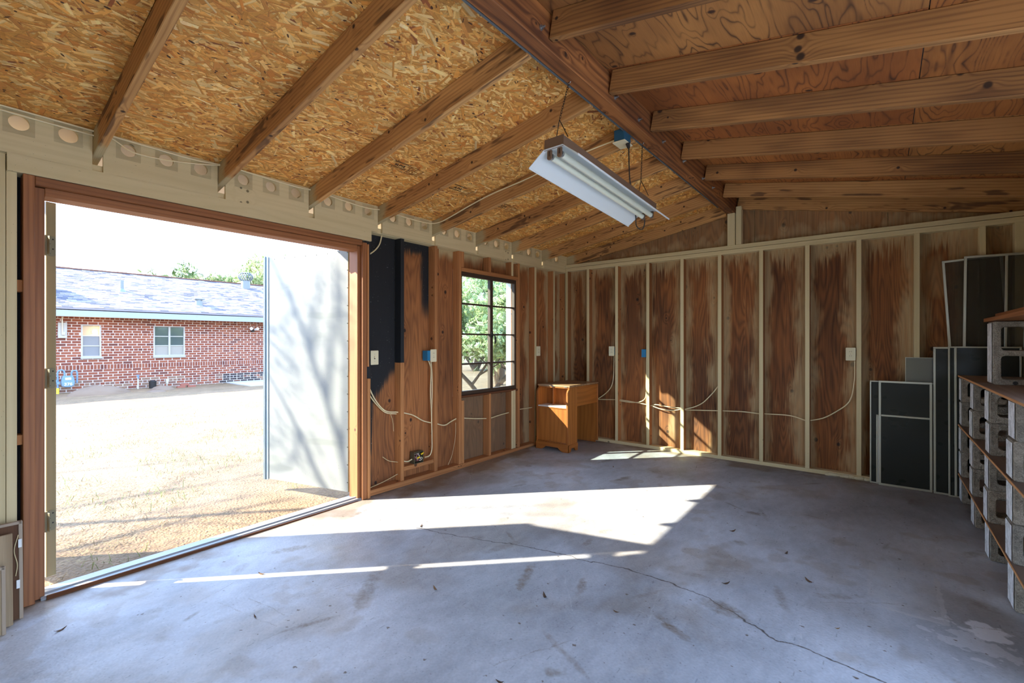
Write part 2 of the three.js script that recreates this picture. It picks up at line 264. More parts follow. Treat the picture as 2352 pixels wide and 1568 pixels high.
{ // ---- back wall
  const w = thing('wall_back', 'plywood back wall with beige painted studs and brown grain between them', 'wall', [0, 0, 0], 0, null, 'structure');
  const map = plyWall(1536, 1008, 4.4, 2.9, 4, (x, y, fine, mid, f) => {
    const X = x - 0.1; let d = 9, side = 0;
    for (const s of backStuds) { if (X > s + 0.019) { if (X - s - 0.038 < d) { d = X - s - 0.038; side = 1; } } else if (s - X < d) { d = s - X; side = -1; } }
    const n = f(x * 7, y * 3.2, 4), big = f(x * 1.3 + 9, y * 0.8, 3);
    const reach = side < 0 ? 0.15 : 0.085;
    let a = sstep(1, 0.15, d / reach + 1.5 * (n - 0.5) + 0.5 * (fine - 0.5) + 0.35 * (mid - 0.5) + 1.0 * (0.56 - big)) * (y > 2.36 ? 0.5 : 1);
    const top = sstep(1, 0.2, (2.26 - y) / 0.19 + 1.2 * (n - 0.5) + 1.2 * (mid - 0.5) + 0.7 * (fine - 0.5)) * (y < 2.26 ? 1 : 0.45);
    const gab = y > 2.345 ? sstep(1, 0.1, (y - 2.345) / 0.2 + 2.2 * (n - 0.5)) * 0.75 : 0;
    const far = sstep(3.4, 4.2, X + 0.8 * (n - 0.5)) * 0.5;
    a = Math.max(a * 0.8, top * 0.85, gab, far * sstep(0.4, 0.6, n));
    return [[clamp(a * (0.76 + 0.4 * (mid - 0.5))), [206, 188, 144]]];
  }, [170, 106, 55], [70, 41, 20]);
  const ply = mat({ map, roughness: 0.82, bumpMap: map, bumpScale: 0.0012 });
  for (let i = 0; i + 1 < backStuds.length; i++) {
    const a = backStuds[i] + (i ? 0.036 : 0.02), b = backStuds[i + 1] + 0.002;
    part(w, 'sheathing_panel', panelUV(cbox(a - 0.0, b, 0.02, 2.30, -0.103, -0.089, { ch: 0.001 }), x => (x + 0.1) / 4.4, (x, y) => y / 2.9), ply);
  }
  // gable sheets above the plates
  for (const [a, b] of [[-0.02, 1.02], [1.024, 2.1], [2.104, 2.30], [2.304, 3.40], [3.404, 4.26]]) {
    const top = x => (x < 2.085 ? 2.46 + 0.172 * x : 2.873 - 0.19 * (x - 2.13)) + 0.0;
    const pts = [[a, 2.295], [b, 2.295], [b, top(b)]]; if (a < 2.1 && b > 2.1) pts.push([2.1, top(2.1)]); pts.push([a, top(a)]);
    const g = extr(pts, 0.014); g.translate(0, 0, -0.105);
    part(w, 'gable_panel', panelUV(g, x => (x + 0.1) / 4.4, (x, y) => y / 2.9), ply);
  }
  const rnd = rng(31);
  backStuds.forEach((x, i) => { const x1 = x + (i === backStuds.length - 1 ? 0.05 : 0.038), o = part(w, 'stud', cbox(x, x1, 0.066, 2.255, -0.089, -0.0025, { ou: rnd() * 9, ov: rnd() }), i > 8 ? pick(beigeVar, i) : pick(sideVar, i)); part(o, 'painted_face', cbox(x + 0.0004, x1 - 0.0004, 0.067, 2.2545, -0.0024, -rnd() * 0.001, { ou: rnd() * 9, ov: rnd(), ch: 0.001 }), pick(beigeVar, i), 'beige painted front face'); });
  part(w, 'top_plate', cbox(-0.02, 4.24, 2.255, 2.299, -0.089, 0, { axis: 'x', ou: 3 }), M.beige);
  part(w, 'top_plate', cbox(-0.02, 4.24, 2.303, 2.345, -0.089, -0.004, { axis: 'x', ou: 5, ov: .2 }), beigeVar[1]);
  part(w, 'bottom_plate', cbox(0.0, 4.24, 0.026, 0.066, -0.089, 0, { axis: 'x', ou: 1, ov: .4 }), M.beige);
  part(w, 'gable_post', cbox(2.052, 2.128, 2.345, 2.688, -0.085, 0.004, { ou: 2 }), M.beige);
  part(w, 'gable_post', cbox(2.136, 2.19, 2.345, 2.752, -0.085, 0.0, { ou: 6, ov: .3 }), beigeVar[2]);
  part(w, 'siding', cbox(-0.13, 4.37, -0.1, 2.86, -0.135, -0.112, { axis: 'x' }), M.beige);
  // expanding foam squeezed out along the plate
  const fr = rng(5), foam = []; for (let i = 0; i < 26; i++) { const s = new THREE.IcosahedronGeometry(0.012 + fr() * 0.012, 1); s.scale(1.5, 0.8, 1); s.translate(2.95 + i * 0.013 + fr() * 0.01, 0.036 + fr() * 0.012, 0.006 + fr() * 0.006); foam.push(s); }
  part(w, 'foam_bead', merge(foam), mat({ color: srgb(214, 202, 164), roughness: 0.7 }), 'bumpy cream bead of expanding foam');
}

const leftStuds = [3.054, 2.700, 2.297, 1.968, 1.505, 1.07, 0.646, 0.225, -0.05].map(z => z);
{ // ---- left wall
  const w = thing('wall_left', 'timber framed wall with orange brown plywood and a black painted corner', 'wall', [0, 0, 0], 0, null, 'structure');
  const H = 2.4, ZR = 3.3;
  const map = plyWall(1344, 1008, ZR, H, 8, (x, y, fine, mid, f) => {
    const z = x - 0.15; const n = f(x * 6, y * 3, 4);
    const out = []; let d = 9;
    // beige towards the back corner and along the top
    for (const s of [0.225, 0.646, -0.05, 1.07]) d = Math.min(d, Math.abs(z - s - 0.019) - 0.019);
    let a = z < 1.0 ? 0.85 * sstep(1, 0.2, d / 0.1 + 2.2 * (n - 0.5)) * (z < 0.3 ? 1 : 0.8) : 0;
    if (z < 2.2) a = Math.max(a, sstep(1, 0.1, (2.25 - y) / 0.12 + 1.6 * (n - 0.5)));
    out.push([a * 0.85, [200, 182, 138]]);
    if (z < 1.95 && z > 1.0 && y < 0.75) out.push([0.5 + 0.3 * (n - 0.5), [128, 116, 96]]); // greyed board under the window
    // black paint between the doorway and the second stud
    const ns = 0.07 * (n - 0.5) + 0.03 * (fine - 0.5) + 0.02 * (mid - 0.5);
    let b = 0;
    if (z > 2.70) { const edge = z > 2.98 ? 0.30 : 0.78 + (2.98 - z) * 1.15; b = sstep(edge - 0.07, edge + 0.05, y + ns * 2.4); if (z > 2.95) b = Math.max(b, 0.75 * sstep(2.95, 3.0, z + ns)); }
    else if (z > 2.29) { b = Math.max(sstep(2.12, 2.17, y + ns * 1.6 - (z < 2.42 ? -0.04 : 0)), sstep(2.44, 2.37, z + ns * 1.2) * sstep(1.48, 1.72, y + ns)); }
    out.push([b * 0.97, [24, 27, 31]]);
    if (b > 0.8 && vn(x * 75, y * 75) > 0.955) out.push([0.7, [150, 150, 146]]); // pale specks of plaster on the black paint
    return out;
  }, [182, 117, 65], [90, 54, 28], 1.1);
  const ply = mat({ map, roughness: 0.8, bumpMap: map, bumpScale: 0.001 });
  const U = (x, y, z) => (z + 0.15) / ZR, V = (x, y) => y / H;
  const panel = (y0, y1, z0, z1) => part(w, 'sheathing_panel', panelUV(cbox(-0.123, -0.109, y0, y1, z0, z1, { ch: 0.001 }), U, V), ply);
  panel(0.02, 2.26, 2.737, 3.10); panel(0.02, 2.26, 2.334, 2.703); panel(0.02, 2.26, 2.005, 2.30);
  panel(0.02, 0.735, 1.542, 2.0); panel(0.02, 0.735, 1.005, 1.508); panel(2.06, 2.26, 1.542, 2.0); panel(2.06, 2.26, 1.005, 1.508);
  panel(0.02, 2.26, 0.684, 1.03); panel(0.02, 2.26, 0.263, 0.648); panel(0.02, 2.26, -0.10, 0.227);
  part(w, 'sheathing_panel', panelUV(cbox(-0.123, -0.109, 0, 2.26, 5.06, 6.26, { ch: 0.001 }), (x, y, z) => (z - 5.0) / ZR, V), M.felt, 'black building paper behind the door post');
  const black = M.black, rnd = rng(77);
  const S = (z0, z1, y0, y1, m, x1 = -0.02) => { const face = beigeVar.includes(m) && z0 < 2, o = part(w, 'stud', cbox(-0.109, x1 - (face ? 0.0025 : 0) + (rnd() - .5) * 0.001, y0, y1, z0, z1, { ou: rnd() * 9, ov: rnd() }), face ? pick(sideVar, Math.round(z0 * 100)) : m); if (face) part(o, 'painted_face', cbox(x1 - 0.0018, x1, y0 + 0.001, y1 - 0.001, z0 + 0.0004, z1 - 0.0004, { ou: rnd() * 9, ch: 0.001 }), m, 'beige painted front face'); return o; };
  S(3.055, 3.100, 0.28, 2.236, black); S(3.055, 3.100, 0.055, 0.28, M.stud);
  S(2.700, 2.738, 1.12, 2.236, black); S(2.700, 2.738, 0.055, 1.12, studVar[0]);
  S(2.297, 2.335, 0.055, 2.236, studVar[1]); S(1.968, 2.006, 0.055, 2.236, studVar[0]); S(1.928, 1.966, 0.055, 0.70, studVar[2]);
  S(1.505, 1.541, 0.055, 0.735, studVar[1]); S(1.505, 1.541, 2.075, 2.236, studVar[1]); S(1.928, 1.966, 2.075, 2.236, studVar[0]);
  S(1.108, 1.146, 0.055, 0.735, M.beige); S(1.068, 1.106, 0.055, 0.74, beigeVar[1]); S(0.985, 1.023, 0.055, 2.236, studVar[2]);
  S(1.108, 1.146, 2.075, 2.236, beigeVar[1]);
  S(0.646, 0.684, 0.055, 2.236, beigeVar[0]); S(0.225, 0.263, 0.055, 2.236, beigeVar[1]); S(-0.06, -0.022, 0.055, 2.236, beigeVar[2]);
  for (const z of [5.103, 5.142]) part(w, 'stud', cbox(-0.109, -0.018, -0.03, z < 5.12 ? 2.155 : 2.236, z, z + 0.037, { ou: z, ov: z * 3 }), z < 5.12 ? M.beige : beigeVar[1]);
  for (let z = 5.5; z < 6.26; z += 0.4064) S(z, z + 0.038, -0.03, 2.236, M.beige);
  part(w, 'spacer_block', cbox(-0.10, -0.03, 1.56, 1.62, 5.083, 5.105), M.stud); part(w, 'spacer_block', cbox(-0.10, -0.03, 0.79, 0.84, 5.083, 5.105), M.stud);
  part(w, 'bottom_plate', cbox(-0.109, -0.012, 0.005, 0.055, -0.08, 3.105, { axis: 'z' }), studVar[1]);
  part(w, 'bottom_plate', cbox(-0.109, -0.018, -0.05, -0.008, 5.1, 6.26, { axis: 'z' }), studVar[1]);
  part(w, 'top_plate', cbox(-0.109, -0.022, 2.237, 2.28, -0.08, 6.26, { axis: 'z', ou: 2 }), M.beige);
  part(w, 'door_header', cbox(-0.109, 0.0, 2.152, 2.243, 3.056, 5.139, { axis: 'z', ou: 4, ov: .3 }), beigeVar[2]);
  part(w, 'window_header', cbox(-0.109, -0.018, 2.036, 2.074, 1.024, 1.967, { axis: 'z', ou: 1 }), studVar[1]);
  part(w, 'stud_block', cbox(-0.105, -0.03, 0.135, 0.172, 2.336, 2.699, { axis: 'z' }), studVar[2]);
  // siding outside, with the openings left free
  for (const [y0, y1, z0, z1] of [[-0.1, 2.27, 1.98, 3.12], [-0.1, 0.74, 1.0, 1.98], [2.06, 2.27, 1.0, 1.98], [-0.1, 2.27, -0.13, 1.0], [2.16, 2.27, 3.12, 5.06], [-0.1, 2.27, 5.06, 6.38]])
    part(w, 'siding', cbox(-0.15, -0.124, y0, y1, z0, z1, { ch: 0, axis: 'z' }), M.beige);
  // vent boards between the rafters: three round holes each, covered by squares of insect screen
  const screen = new THREE.MeshStandardMaterial({ color: srgb(96, 84, 62), roughness: 0.9, transparent: true, opacity: 0.16 });
  for (let i = -2; i <= 8; i++) {
    const zc = 4.82 - 0.6096 * i, z1 = i === -2 ? 6.26 : zc + 0.6096 - 0.042, z0 = zc + 0.004; // board lies between rafter i and rafter i-1
    if (i === 8) continue;
    const hs = [-1, 0, 1].map(k => zc + 0.295 + k * 0.18 - 0.017);
    const s = [[z0, 2.24], [z1, 2.24], [z1, 2.462], [z0, 2.462]];
    const holes = hs.filter(h => h < z1 - 0.05).map(h => { const p = new THREE.Path(); p.absarc(h, 2.398, 0.037 + 0.002 * Math.sin(h * 40), 0, Math.PI * 2, true); return p; });
    const g = extr(s, 0.02, holes); g.rotateY(-Math.PI / 2); g.translate(-0.0, 0, 0); // shape x becomes z
    grainUV(g, 'z', i * 1.7, i * .3);
    const b = part(w, 'vent_board', g, pick(beigeVar, i + 5));
    for (const h of hs) if (h < z1 - 0.05) part(b, 'insect_screen', cbox(-0.0005, 0.001, 2.343 + 0.004 * Math.sin(h * 91), 2.452, h - 0.056, h + 0.056, { ch: 0 }), screen);
  }
  { const zc = 4.82 - 0.6096 * 8; const g = extr([[-0.03, 2.24], [zc + 0.5676, 2.24], [zc + 0.5676, 2.462], [-0.03, 2.462]], 0.02, [0.2, 0.36].map(h => { const p = new THREE.Path(); p.absarc(h + 0.02, 2.398, 0.037, 0, Math.PI * 2, true); return p; })); g.rotateY(-Math.PI / 2); grainUV(g, 'z', 3.3); const b = part(w, 'vent_board', g, M.beige); for (const h of [0.22, 0.38]) part(b, 'insect_screen', cbox(-0.0005, 0.001, 2.343, 2.452, h - 0.05, h + 0.05, { ch: 0 }), screen); }
}
{ // ---- the two walls out of view
  const w = thing('wall_right', 'beige stud wall with an added wide side doorway letting in light past the shelf', 'wall', [0, 0, 0], 0, null, 'structure');
  for (const [y0, y1, z0, z1] of [[-0.1, 2.5, -0.12, 2.5], [2.2, 2.5, 2.5, 6.1], [-0.1, 2.5, 6.1, 6.38]]) part(w, 'sheathing_panel', cbox(4.335, 4.36, y0, y1, z0, z1, { ch: 0 }), M.beige);  // wide side opening added out of view to let in more daylight
  for (let z = 0.3; z < 6.2; z += 0.4064) part(w, 'stud', cbox(4.245, 4.334, z > 2.45 && z < 6.09 ? 2.2 : 0.05, 2.254, z, z + 0.038, { ou: z }), pick(beigeVar, Math.round(z * 10)));
  part(w, 'top_plate', cbox(4.245, 4.334, 2.255, 2.34, -0.08, 6.26, { axis: 'z' }), M.beige);
  part(w, 'bottom_plate', cbox(4.245, 4.334, -0.03, 0.05, 0.0, 2.5, { axis: 'z' }), M.beige);

}
{ // ---- the wall behind the camera
  const w = thing('wall_front', 'beige painted stud wall facing the back wall', 'wall', [0, 0, 0], 0, null, 'structure');
  const g = extr([[-0.123, -0.1], [4.334, -0.1], [4.334, 2.43], [2.1, 2.86], [-0.123, 2.42]], 0.03); g.translate(0, 0, 6.34); part(w, 'sheathing_panel', grainUV(g, 'y'), M.beige);
  for (let x = 0.3; x < 4.2; x += 0.4064) part(w, 'stud', cbox(x, x + 0.038, -0.03, 2.25, 6.25, 6.339), pick(beigeVar, Math.round(x * 10)));
  part(w, 'top_plate', cbox(0, 4.24, 2.251, 2.33, 6.25, 6.339, { axis: 'x' }), M.beige);
}
// ================================================================ CEILING
const LB = x => 2.325 + 0.172 * x, RB = x => 2.735 - 0.19 * (x - 2.13); // undersides of the rafters
{
  const c = thing('ceiling', 'sloped roof deck of strand board and plywood on wooden rafters', 'ceiling', [0, 0, 0], 0, null, 'structure');
  // strand board: flakes painted one over another
  const N = 1536, SZ = 2.44, col = new Uint8Array(N * N * 3), r = rng(99);
  const pal = [[230, 172, 92], [240, 190, 112], [220, 156, 72], [208, 142, 62], [246, 204, 132], [226, 164, 80], [200, 128, 54], [236, 182, 100], [214, 148, 66], [204, 138, 66]];
  for (let i = 0; i < N * N; i++) { col[i * 3] = 205; col[i * 3 + 1] = 150; col[i * 3 + 2] = 74; }
  const bumpf = new Float32Array(N * N);
  for (let f = 0; f < 17000; f++) {
    const big = r(), L = (0.03 + 0.1 * r()) / SZ * N, Wd = (0.006 + 0.028 * r() * r()) / SZ * N, cx = r() * N, cy = r() * N;
    const ang = (r() + r() + r() - 1.5) * 1.25, ca = Math.cos(ang), sa = Math.sin(ang);
    let cl = pal[(r() * pal.length) | 0]; const rare = r(); if (rare < 0.014) cl = [150, 86, 44]; else if (rare > 0.985) cl = [240, 206, 146];
    const k = 0.9 + 0.2 * r(), sk = (r() - 0.5) * 0.5, ph = r() * 99, hgt = r();
    const hl = L / 2, hw = Wd / 2, du = 0.72, nk = [0, 1, 2, 3, 4, 5, 6, 7].map(() => r()); // ragged ends, streaked along the strand
    for (let v = -hw; v <= hw; v += du) {
      const e0 = hl * (1 - 0.12 * nk[((v + hw) / Wd * 3.99) | 0]), e1 = hl * (1 - 0.12 * nk[4 + (((v + hw) / Wd * 3.99) | 0)]), st = vn(ph, v * 0.9), edge = v < -hw + 1 ? 0.86 : 1;
      for (let u = -e0 - v * sk; u <= e1 - v * sk; u += du) {
        const x = Math.floor(cx + u * ca - v * sa), y = Math.floor(cy + u * sa + v * ca);
        const o = ((y + N) % N) * N + ((x + N) % N), g = k * (0.9 + 0.1 * st + 0.08 * VALS[((u * 0.08 + ph) | 0) & 255]) * edge;
        col[o * 3] = Math.min(255, cl[0] * g); col[o * 3 + 1] = Math.min(255, cl[1] * g); col[o * 3 + 2] = Math.min(255, cl[2] * g); bumpf[o] = hgt;
      }
    }
  }
  for (let f = 0; f < 600; f++) { const cx = r() * N, cy = r() * N, a = 2 + r() * 8, b = 1 + r() * 3, ang = (r() - .5) * 2, ca = Math.cos(ang), sa = Math.sin(ang); for (let y = Math.floor(cy - a); y <= cy + a; y++) for (let x = Math.floor(cx - a); x <= cx + a; x++) { const u = ((x - cx) * ca + (y - cy) * sa) / a, v = (-(x - cx) * sa + (y - cy) * ca) / b; if (u * u + v * v + 0.5 * vn(x * .7, y * .7) < 1) { const o = (((y + N) % N) * N + ((x + N) % N)) * 3; col[o] = 74; col[o + 1] = 44; col[o + 2] = 22; } } }
  const osbMap = tex(N, N, SZ, SZ, (u, v) => { const o = (Math.min(N - 1, (v / SZ * N) | 0) * N + Math.min(N - 1, (u / SZ * N) | 0)) * 3; return [col[o], col[o + 1], col[o + 2]]; }, { wrap: THREE.RepeatWrapping });
  const osbBump = tex(1024, 1024, SZ, SZ, (u, v) => 255 * bumpf[Math.min(N - 1, (v / SZ * N) | 0) * N + Math.min(N - 1, (u / SZ * N) | 0)], { wrap: THREE.RepeatWrapping, data: true });
  const osb = mat({ map: osbMap, bumpMap: osbBump, bumpScale: 0.0012, roughness: 0.72 });
  const osbV = [osb, vary(osb, 0.95, 0.99), vary(osb, 1.0, 0.97)];
  const aL = Math.atan(0.172), aR = Math.atan(0.19);
  const rows = [[-0.62, -0.425], [-0.422, 0.789], [0.793, 2.04]];
  let k = 0;
  rows.forEach(([x0, x1], ri) => {
    const cuts = ri === 1 ? [-0.6, 1.16, 3.6, 6.04, 6.5] : [-0.6, -0.05, 2.38, 4.82, 6.5];
    for (let q = 0; q + 1 < cuts.length; q++) {
      const g = cbox(x0 / Math.cos(aL), x1 / Math.cos(aL), 0, 0.012, cuts[q] + 0.0015, cuts[q + 1] - 0.0015, { ch: 0.001, axis: 'z', ou: k * 0.77, ov: k * 0.43 });
      const o = part(c, 'strand_board', g, osbV[k++ % 3]); o.rotation.z = aL; o.position.set(0, 2.46, 0);
    }
  });
  // pale boards added under the eave to brighten the vent holes, between rafters
  const sof = mat({ color: srgb(240, 226, 206), roughness: 0.7 });
  for (let i = -2; i <= 7; i++) { const z0 = 4.82 - 0.6096 * i - 0.6096 + 0.002, o = part(c, 'bounce_board', cbox(-0.62, -0.004, -0.008, -0.001, z0, z0 + 0.568, { ch: 0, axis: 'z' }), sof, 'added white board brightening the vent holes'); o.rotation.z = aL; o.position.set(0, 2.46, 0); }
  // plywood deck on the other slope, grain across the rafters
  const plyMap = (seed, hue) => { const so = seed * 19.1, cell = 0.32, KN = []; for (let ci = -1; ci < 6; ci++) for (let cj = -1; cj < 10; cj++) if (vn(ci * 5.1 + so, cj * 1.7 + 4) >= 0.5) KN.push([(ci + vn(ci * 7.3 + so, cj * 3.1)) * cell, (cj + vn(ci * 2.9, cj * 9.7 + so)) * cell]); return tex(640, 1024, 1.22, 2.44, (x, y) => {
    let g = 13 * fbm(x * 0.9 + so, y * 5.2 + so, 4) + 1.5 * vn(x * 4, y * 11 + so);
    let kn = 0; for (const [kx, ky] of KN) { const dx = x - kx; if (dx > 0.12 || dx < -0.12) continue; const dy = y - ky; if (dy > 0.2 || dy < -0.2) continue; g += 1.5 * Math.exp(-(dx * dx * 0.6 + dy * dy * 1.2) / 0.0012); kn = Math.max(kn, 1 - sstep(0.006, 0.016, Math.hypot(dx, dy * 0.7))); }
    const f = g - Math.floor(g), line = Math.pow(1 - Math.abs(f * 2 - 1), 6) * (0.2 + 1.1 * vn(x * 7 + so, y * 9)), fine = vn(x * 16, y * 300 + so), b = fbm(x * 2 + so, y * 4, 4), st = fbm(x * 0.9 + so * 2, y * 1.6, 3);
    let q = lerp3(hue[0], hue[1], clamp(0.5 + 1.5 * (b - 0.5) + 0.25 * (fine - 0.5)));
    q = lerp3(q, hue[2], clamp(line * 0.72 + 0.6 * sstep(0.56, 0.74, st) * vn(x * 7, y * 60 + so)));
    if (kn > 0) q = lerp3(q, [44, 22, 10], kn * 0.8);
    return q;
  }); };
  const plys = [[1, [[188, 120, 56], [146, 86, 36], [66, 35, 15]]], [2, [[178, 106, 46], [136, 76, 31], [60, 31, 13]]], [3, [[184, 125, 64], [140, 90, 44], [62, 37, 18]]]].map(([s, h]) => mat({ map: plyMap(s, h), roughness: 0.78 }));
  k = 0;
  for (const [x0, x1] of [[2.12, 3.50], [3.504, 4.75]]) {
    const cuts = x0 < 3 ? [-0.6, 1.74, 2.958, 5.4, 6.5] : [-0.6, 0.55, 1.74, 4.18, 6.5];
    for (let q = 0; q + 1 < cuts.length; q++) {
      const g = cbox((x0 - 2.13) / Math.cos(aR), (x1 - 2.13) / Math.cos(aR), 0, 0.012, cuts[q] + 0.002, cuts[q + 1] - 0.002, { ch: 0.001, axis: 'z', ou: k * 0.61, ov: k * 0.37 });
      const o = part(c, 'plywood_panel', g, plys[k++ % 3]); o.rotation.z = -aR; o.position.set(2.13, 2.866, 0);
    }
  }
  // roofing over both slopes
  let g = cbox(-0.64, 2.13, 0.014, 0.045, -0.6, 6.5, { ch: 0, axis: 'z' }); let o = part(c, 'roofing', g, mat({ color: srgb(150, 146, 140), roughness: 0.9 })); o.rotation.z = aL; o.position.set(0, 2.46, 0);
  g = cbox(-0.06, 2.68, 0.014, 0.045, -0.6, 6.5, { ch: 0, axis: 'z' }); o = part(c, 'roofing', g, mat({ color: srgb(150, 146, 140), roughness: 0.9 })); o.rotation.z = -aR; o.position.set(2.13, 2.866, 0);
  part(c, 'roof_ridge_cap', cbox(1.86, 2.36, 2.872, 2.95, -0.62, 6.52, { ch: 0, axis: 'z' }), mat({ color: srgb(140, 134, 126), roughness: 0.9 }));
  // rafters; the ends by the wall wear the beige spray
  const endTex = (s0) => { const so = s0 * 3.1, EK = [0, 1, 2, 3, 4, 5, 6].map(i => [vn(i * 3.7 + so, 1) * 2.7, 0.01 + vn(i * 5.1, so) * 0.28]); return tex(2048, 256, 2.7, 0.3, (u, v) => {
    let gg = v * 44 + 2.4 * vn(u * 0.9 + so, v * 5) + 0.5 * vn(u * 4 + so, v * 22); let kn = 0;
    for (const [ku, kv] of EK) { const dx = (u - ku) * 0.55, dy = v - kv, d = dx * dx + dy * dy; if (d < 0.004) { gg += 1.6 * Math.exp(-d / 0.0006); kn = Math.max(kn, 1 - sstep(0.005, 0.013, Math.hypot(u - ku, dy))); } }
    const ring = Math.pow(0.5 + 0.5 * Math.sin(gg * 6.283), 2.2), fine = vn(u * 9, v * 520 + so), b = fbm(u * 1.6 + so, v * 9, 4), stain = sstep(0.6, 0.74, fbm(u * 5 + so, v * 26, 3));
    let q = lerp3([210, 160, 98], [132, 86, 44], clamp(0.28 * ring + 0.26 * fine + 0.8 * (b - 0.38))); q = lerp3(q, [72, 46, 26], 0.6 * stain); if (kn > 0) q = lerp3(q, [44, 26, 14], kn * .85);
    const p = sstep(0.88, 0.80, u + 0.16 * (fbm(v * 12, so, 2) - 0.5) + 0.05 * (fbm(u * 40, v * 40, 2) - .5)); return lerp3(q, mul3([186, 173, 134], 0.94 + 0.1 * fine), p * 0.92);
  }); };
  const ends = [5, 6].map(s => mat({ map: endTex(s), roughness: 0.8 })); const ends2 = ends.flatMap(m => [m, vary(m, 0.93, 0.97)]);
  const stainTex = lumberTex([176, 124, 68], [82, 49, 22], { seed: 23, knots: 16, w: 2048, h: 512, sx: 3.2, sy: 0.6, rings: 52, amt: 0.62, blotch: 0.62 }), st0 = mat({ map: stainTex, roughness: 0.8 }), rightVar = [st0, vary(st0, 0.88, 0.97), vary(st0, 0.94, 0.98)];
  for (let i = -2; i <= 8; i++) {
    const z = i === 8 ? -0.045 : 4.82 - 0.6096 * i, vL = Math.cos(aL), vR = Math.cos(aR), hL = 0.135 * vL, hR = 0.13 * vR;
    g = cbox(-0.55 / vL, 2.036 / vL, 0, hL, -0.038, 0, { axis: 'x', ch: 0.003, ou: 0.75 + 0.56 });
    panelFix(g, 0.56 + 0.16, i * 0.31); o = part(c, 'rafter', g, ends2[(i + 4) % 4]); o.rotation.z = aL; o.position.set(0, 2.325, z);
    g = cbox(0.002, 2.55 / vR, 0, hR, -0.038, 0, { axis: 'x', ch: 0.003, ou: i * 0.7 + 5, ov: i * 0.17 });
    o = part(c, 'rafter', g, i === 8 || i === 7 ? beigeEnd() : rightVar[(i + 5) % 3]); o.rotation.z = -aR; o.position.set(2.13, 2.735, z - (i === 8 ? 0 : 0.042));
  }
  function panelFix(g, du, dv) { const p = g.attributes.position, uv = g.attributes.uv; for (let i = 0; i < p.count; i++) uv.setXY(i, p.getX(i) + du, uv.getY(i) + dv); }
  function beigeEnd() { const m = ends2[1].clone(); m.map = m.map.clone(); m.map.repeat.set(-1 / 2.7, 1 / 0.3); m.map.offset.set(1.08, 0); m.map.needsUpdate = true; return m; }
  // stamped grade marks on the strand board
  const cv = document.createElement('canvas'); cv.width = 512; cv.height = 256; const x = cv.getContext('2d');
  x.clearRect(0, 0, 512, 256); x.fillStyle = x.strokeStyle = 'rgb(58,44,22)';
  x.font = 'bold 58px sans-serif'; x.fillText('APA', 190, 104); x.lineWidth = 5; for (const y of [30, 42, 118, 130]) { x.beginPath(); x.moveTo(150, y); x.lineTo(330, y); x.stroke(); }
  x.lineWidth = 3; for (let i = 0; i < 9; i++) { x.setLineDash([9 + (i * 7) % 13, 4, 5, 3]); x.beginPath(); x.moveTo(14, 40 + i * 17); x.lineTo(90 + (i * 29) % 50, 40 + i * 17); x.stroke(); } x.setLineDash([]);
  x.lineWidth = 4; x.strokeRect(350, 40, 70, 130); for (let i = 1; i < 5; i++) { x.beginPath(); x.moveTo(350, 40 + i * 26); x.lineTo(420, 40 + i * 26); x.stroke(); }
  x.strokeRect(436, 50, 60, 110); x.setLineDash([7, 4]); for (let i = 0; i < 5; i++) { x.beginPath(); x.moveTo(442, 68 + i * 19); x.lineTo(490, 68 + i * 19); x.stroke(); }
  const st = new THREE.CanvasTexture(cv); st.colorSpace = THREE.SRGBColorSpace;
  const stM = new THREE.MeshStandardMaterial({ map: st, transparent: true, alphaTest: 0.35, roughness: 0.8, polygonOffset: true, polygonOffsetFactor: -1 });
  for (const [xx, zz] of [[0.62, 3.26], [0.6, 2.66], [0.58, 2.05], [0.6, 1.45]]) { const p = new THREE.PlaneGeometry(0.40, 0.20); p.rotateX(Math.PI / 2); p.rotateY(Math.PI / 2); const q = part(c, 'grade_stamp', p, stM); q.rotation.z = aL; q.position.set(xx, LB(xx) + 0.1345, zz); }
}
{ // ---- ridge beam
  const b = thing('ridge_beam', 'long dark ridge beam with bolts carrying both rows of rafters', 'beam', [0, 0, 0], 0, null, 'structure');
  const T2 = lumberTex([176, 112, 58], [86, 46, 20], { seed: 41, rings: 22, knots: 12, amt: 1.0, w: 2048, h: 256, sx: 4, sy: 0.3, blotch: 0.5 });
  const m = mat({ map: T2, roughness: 0.7 });
  part(b, 'beam', cbox(2.04, 2.128, 2.69, 2.868, -0.085, 6.34, { axis: 'z', ch: 0.004 }), m);
  part(b, 'metal_strip', cbox(2.030, 2.039, 2.688, 2.72, 0.3, 6.2, { axis: 'z', ch: 0 }), mat({ color: srgb(88, 94, 96), roughness: 0.6 }), 'dull grey strip along the lower edge');
  for (const [z, y] of [[3.62, 2.755], [2.86, 2.745], [2.52, 2.742], [2.1, 2.74], [1.66, 2.735], [1.16, 2.735], [0.85, 2.735], [4.3, 2.75]]) {
    const g = merge([cyl([2.127, y, z], [2.133, y, z], 0.013, 0.013, 10), cyl([2.133, y, z], [2.142, y, z], 0.008, 0.008, 6), cyl([2.142, y, z], [2.152, y, z], 0.0045, 0.0045, 8)]); part(b, 'bolt', g, M.steel);
  }
}
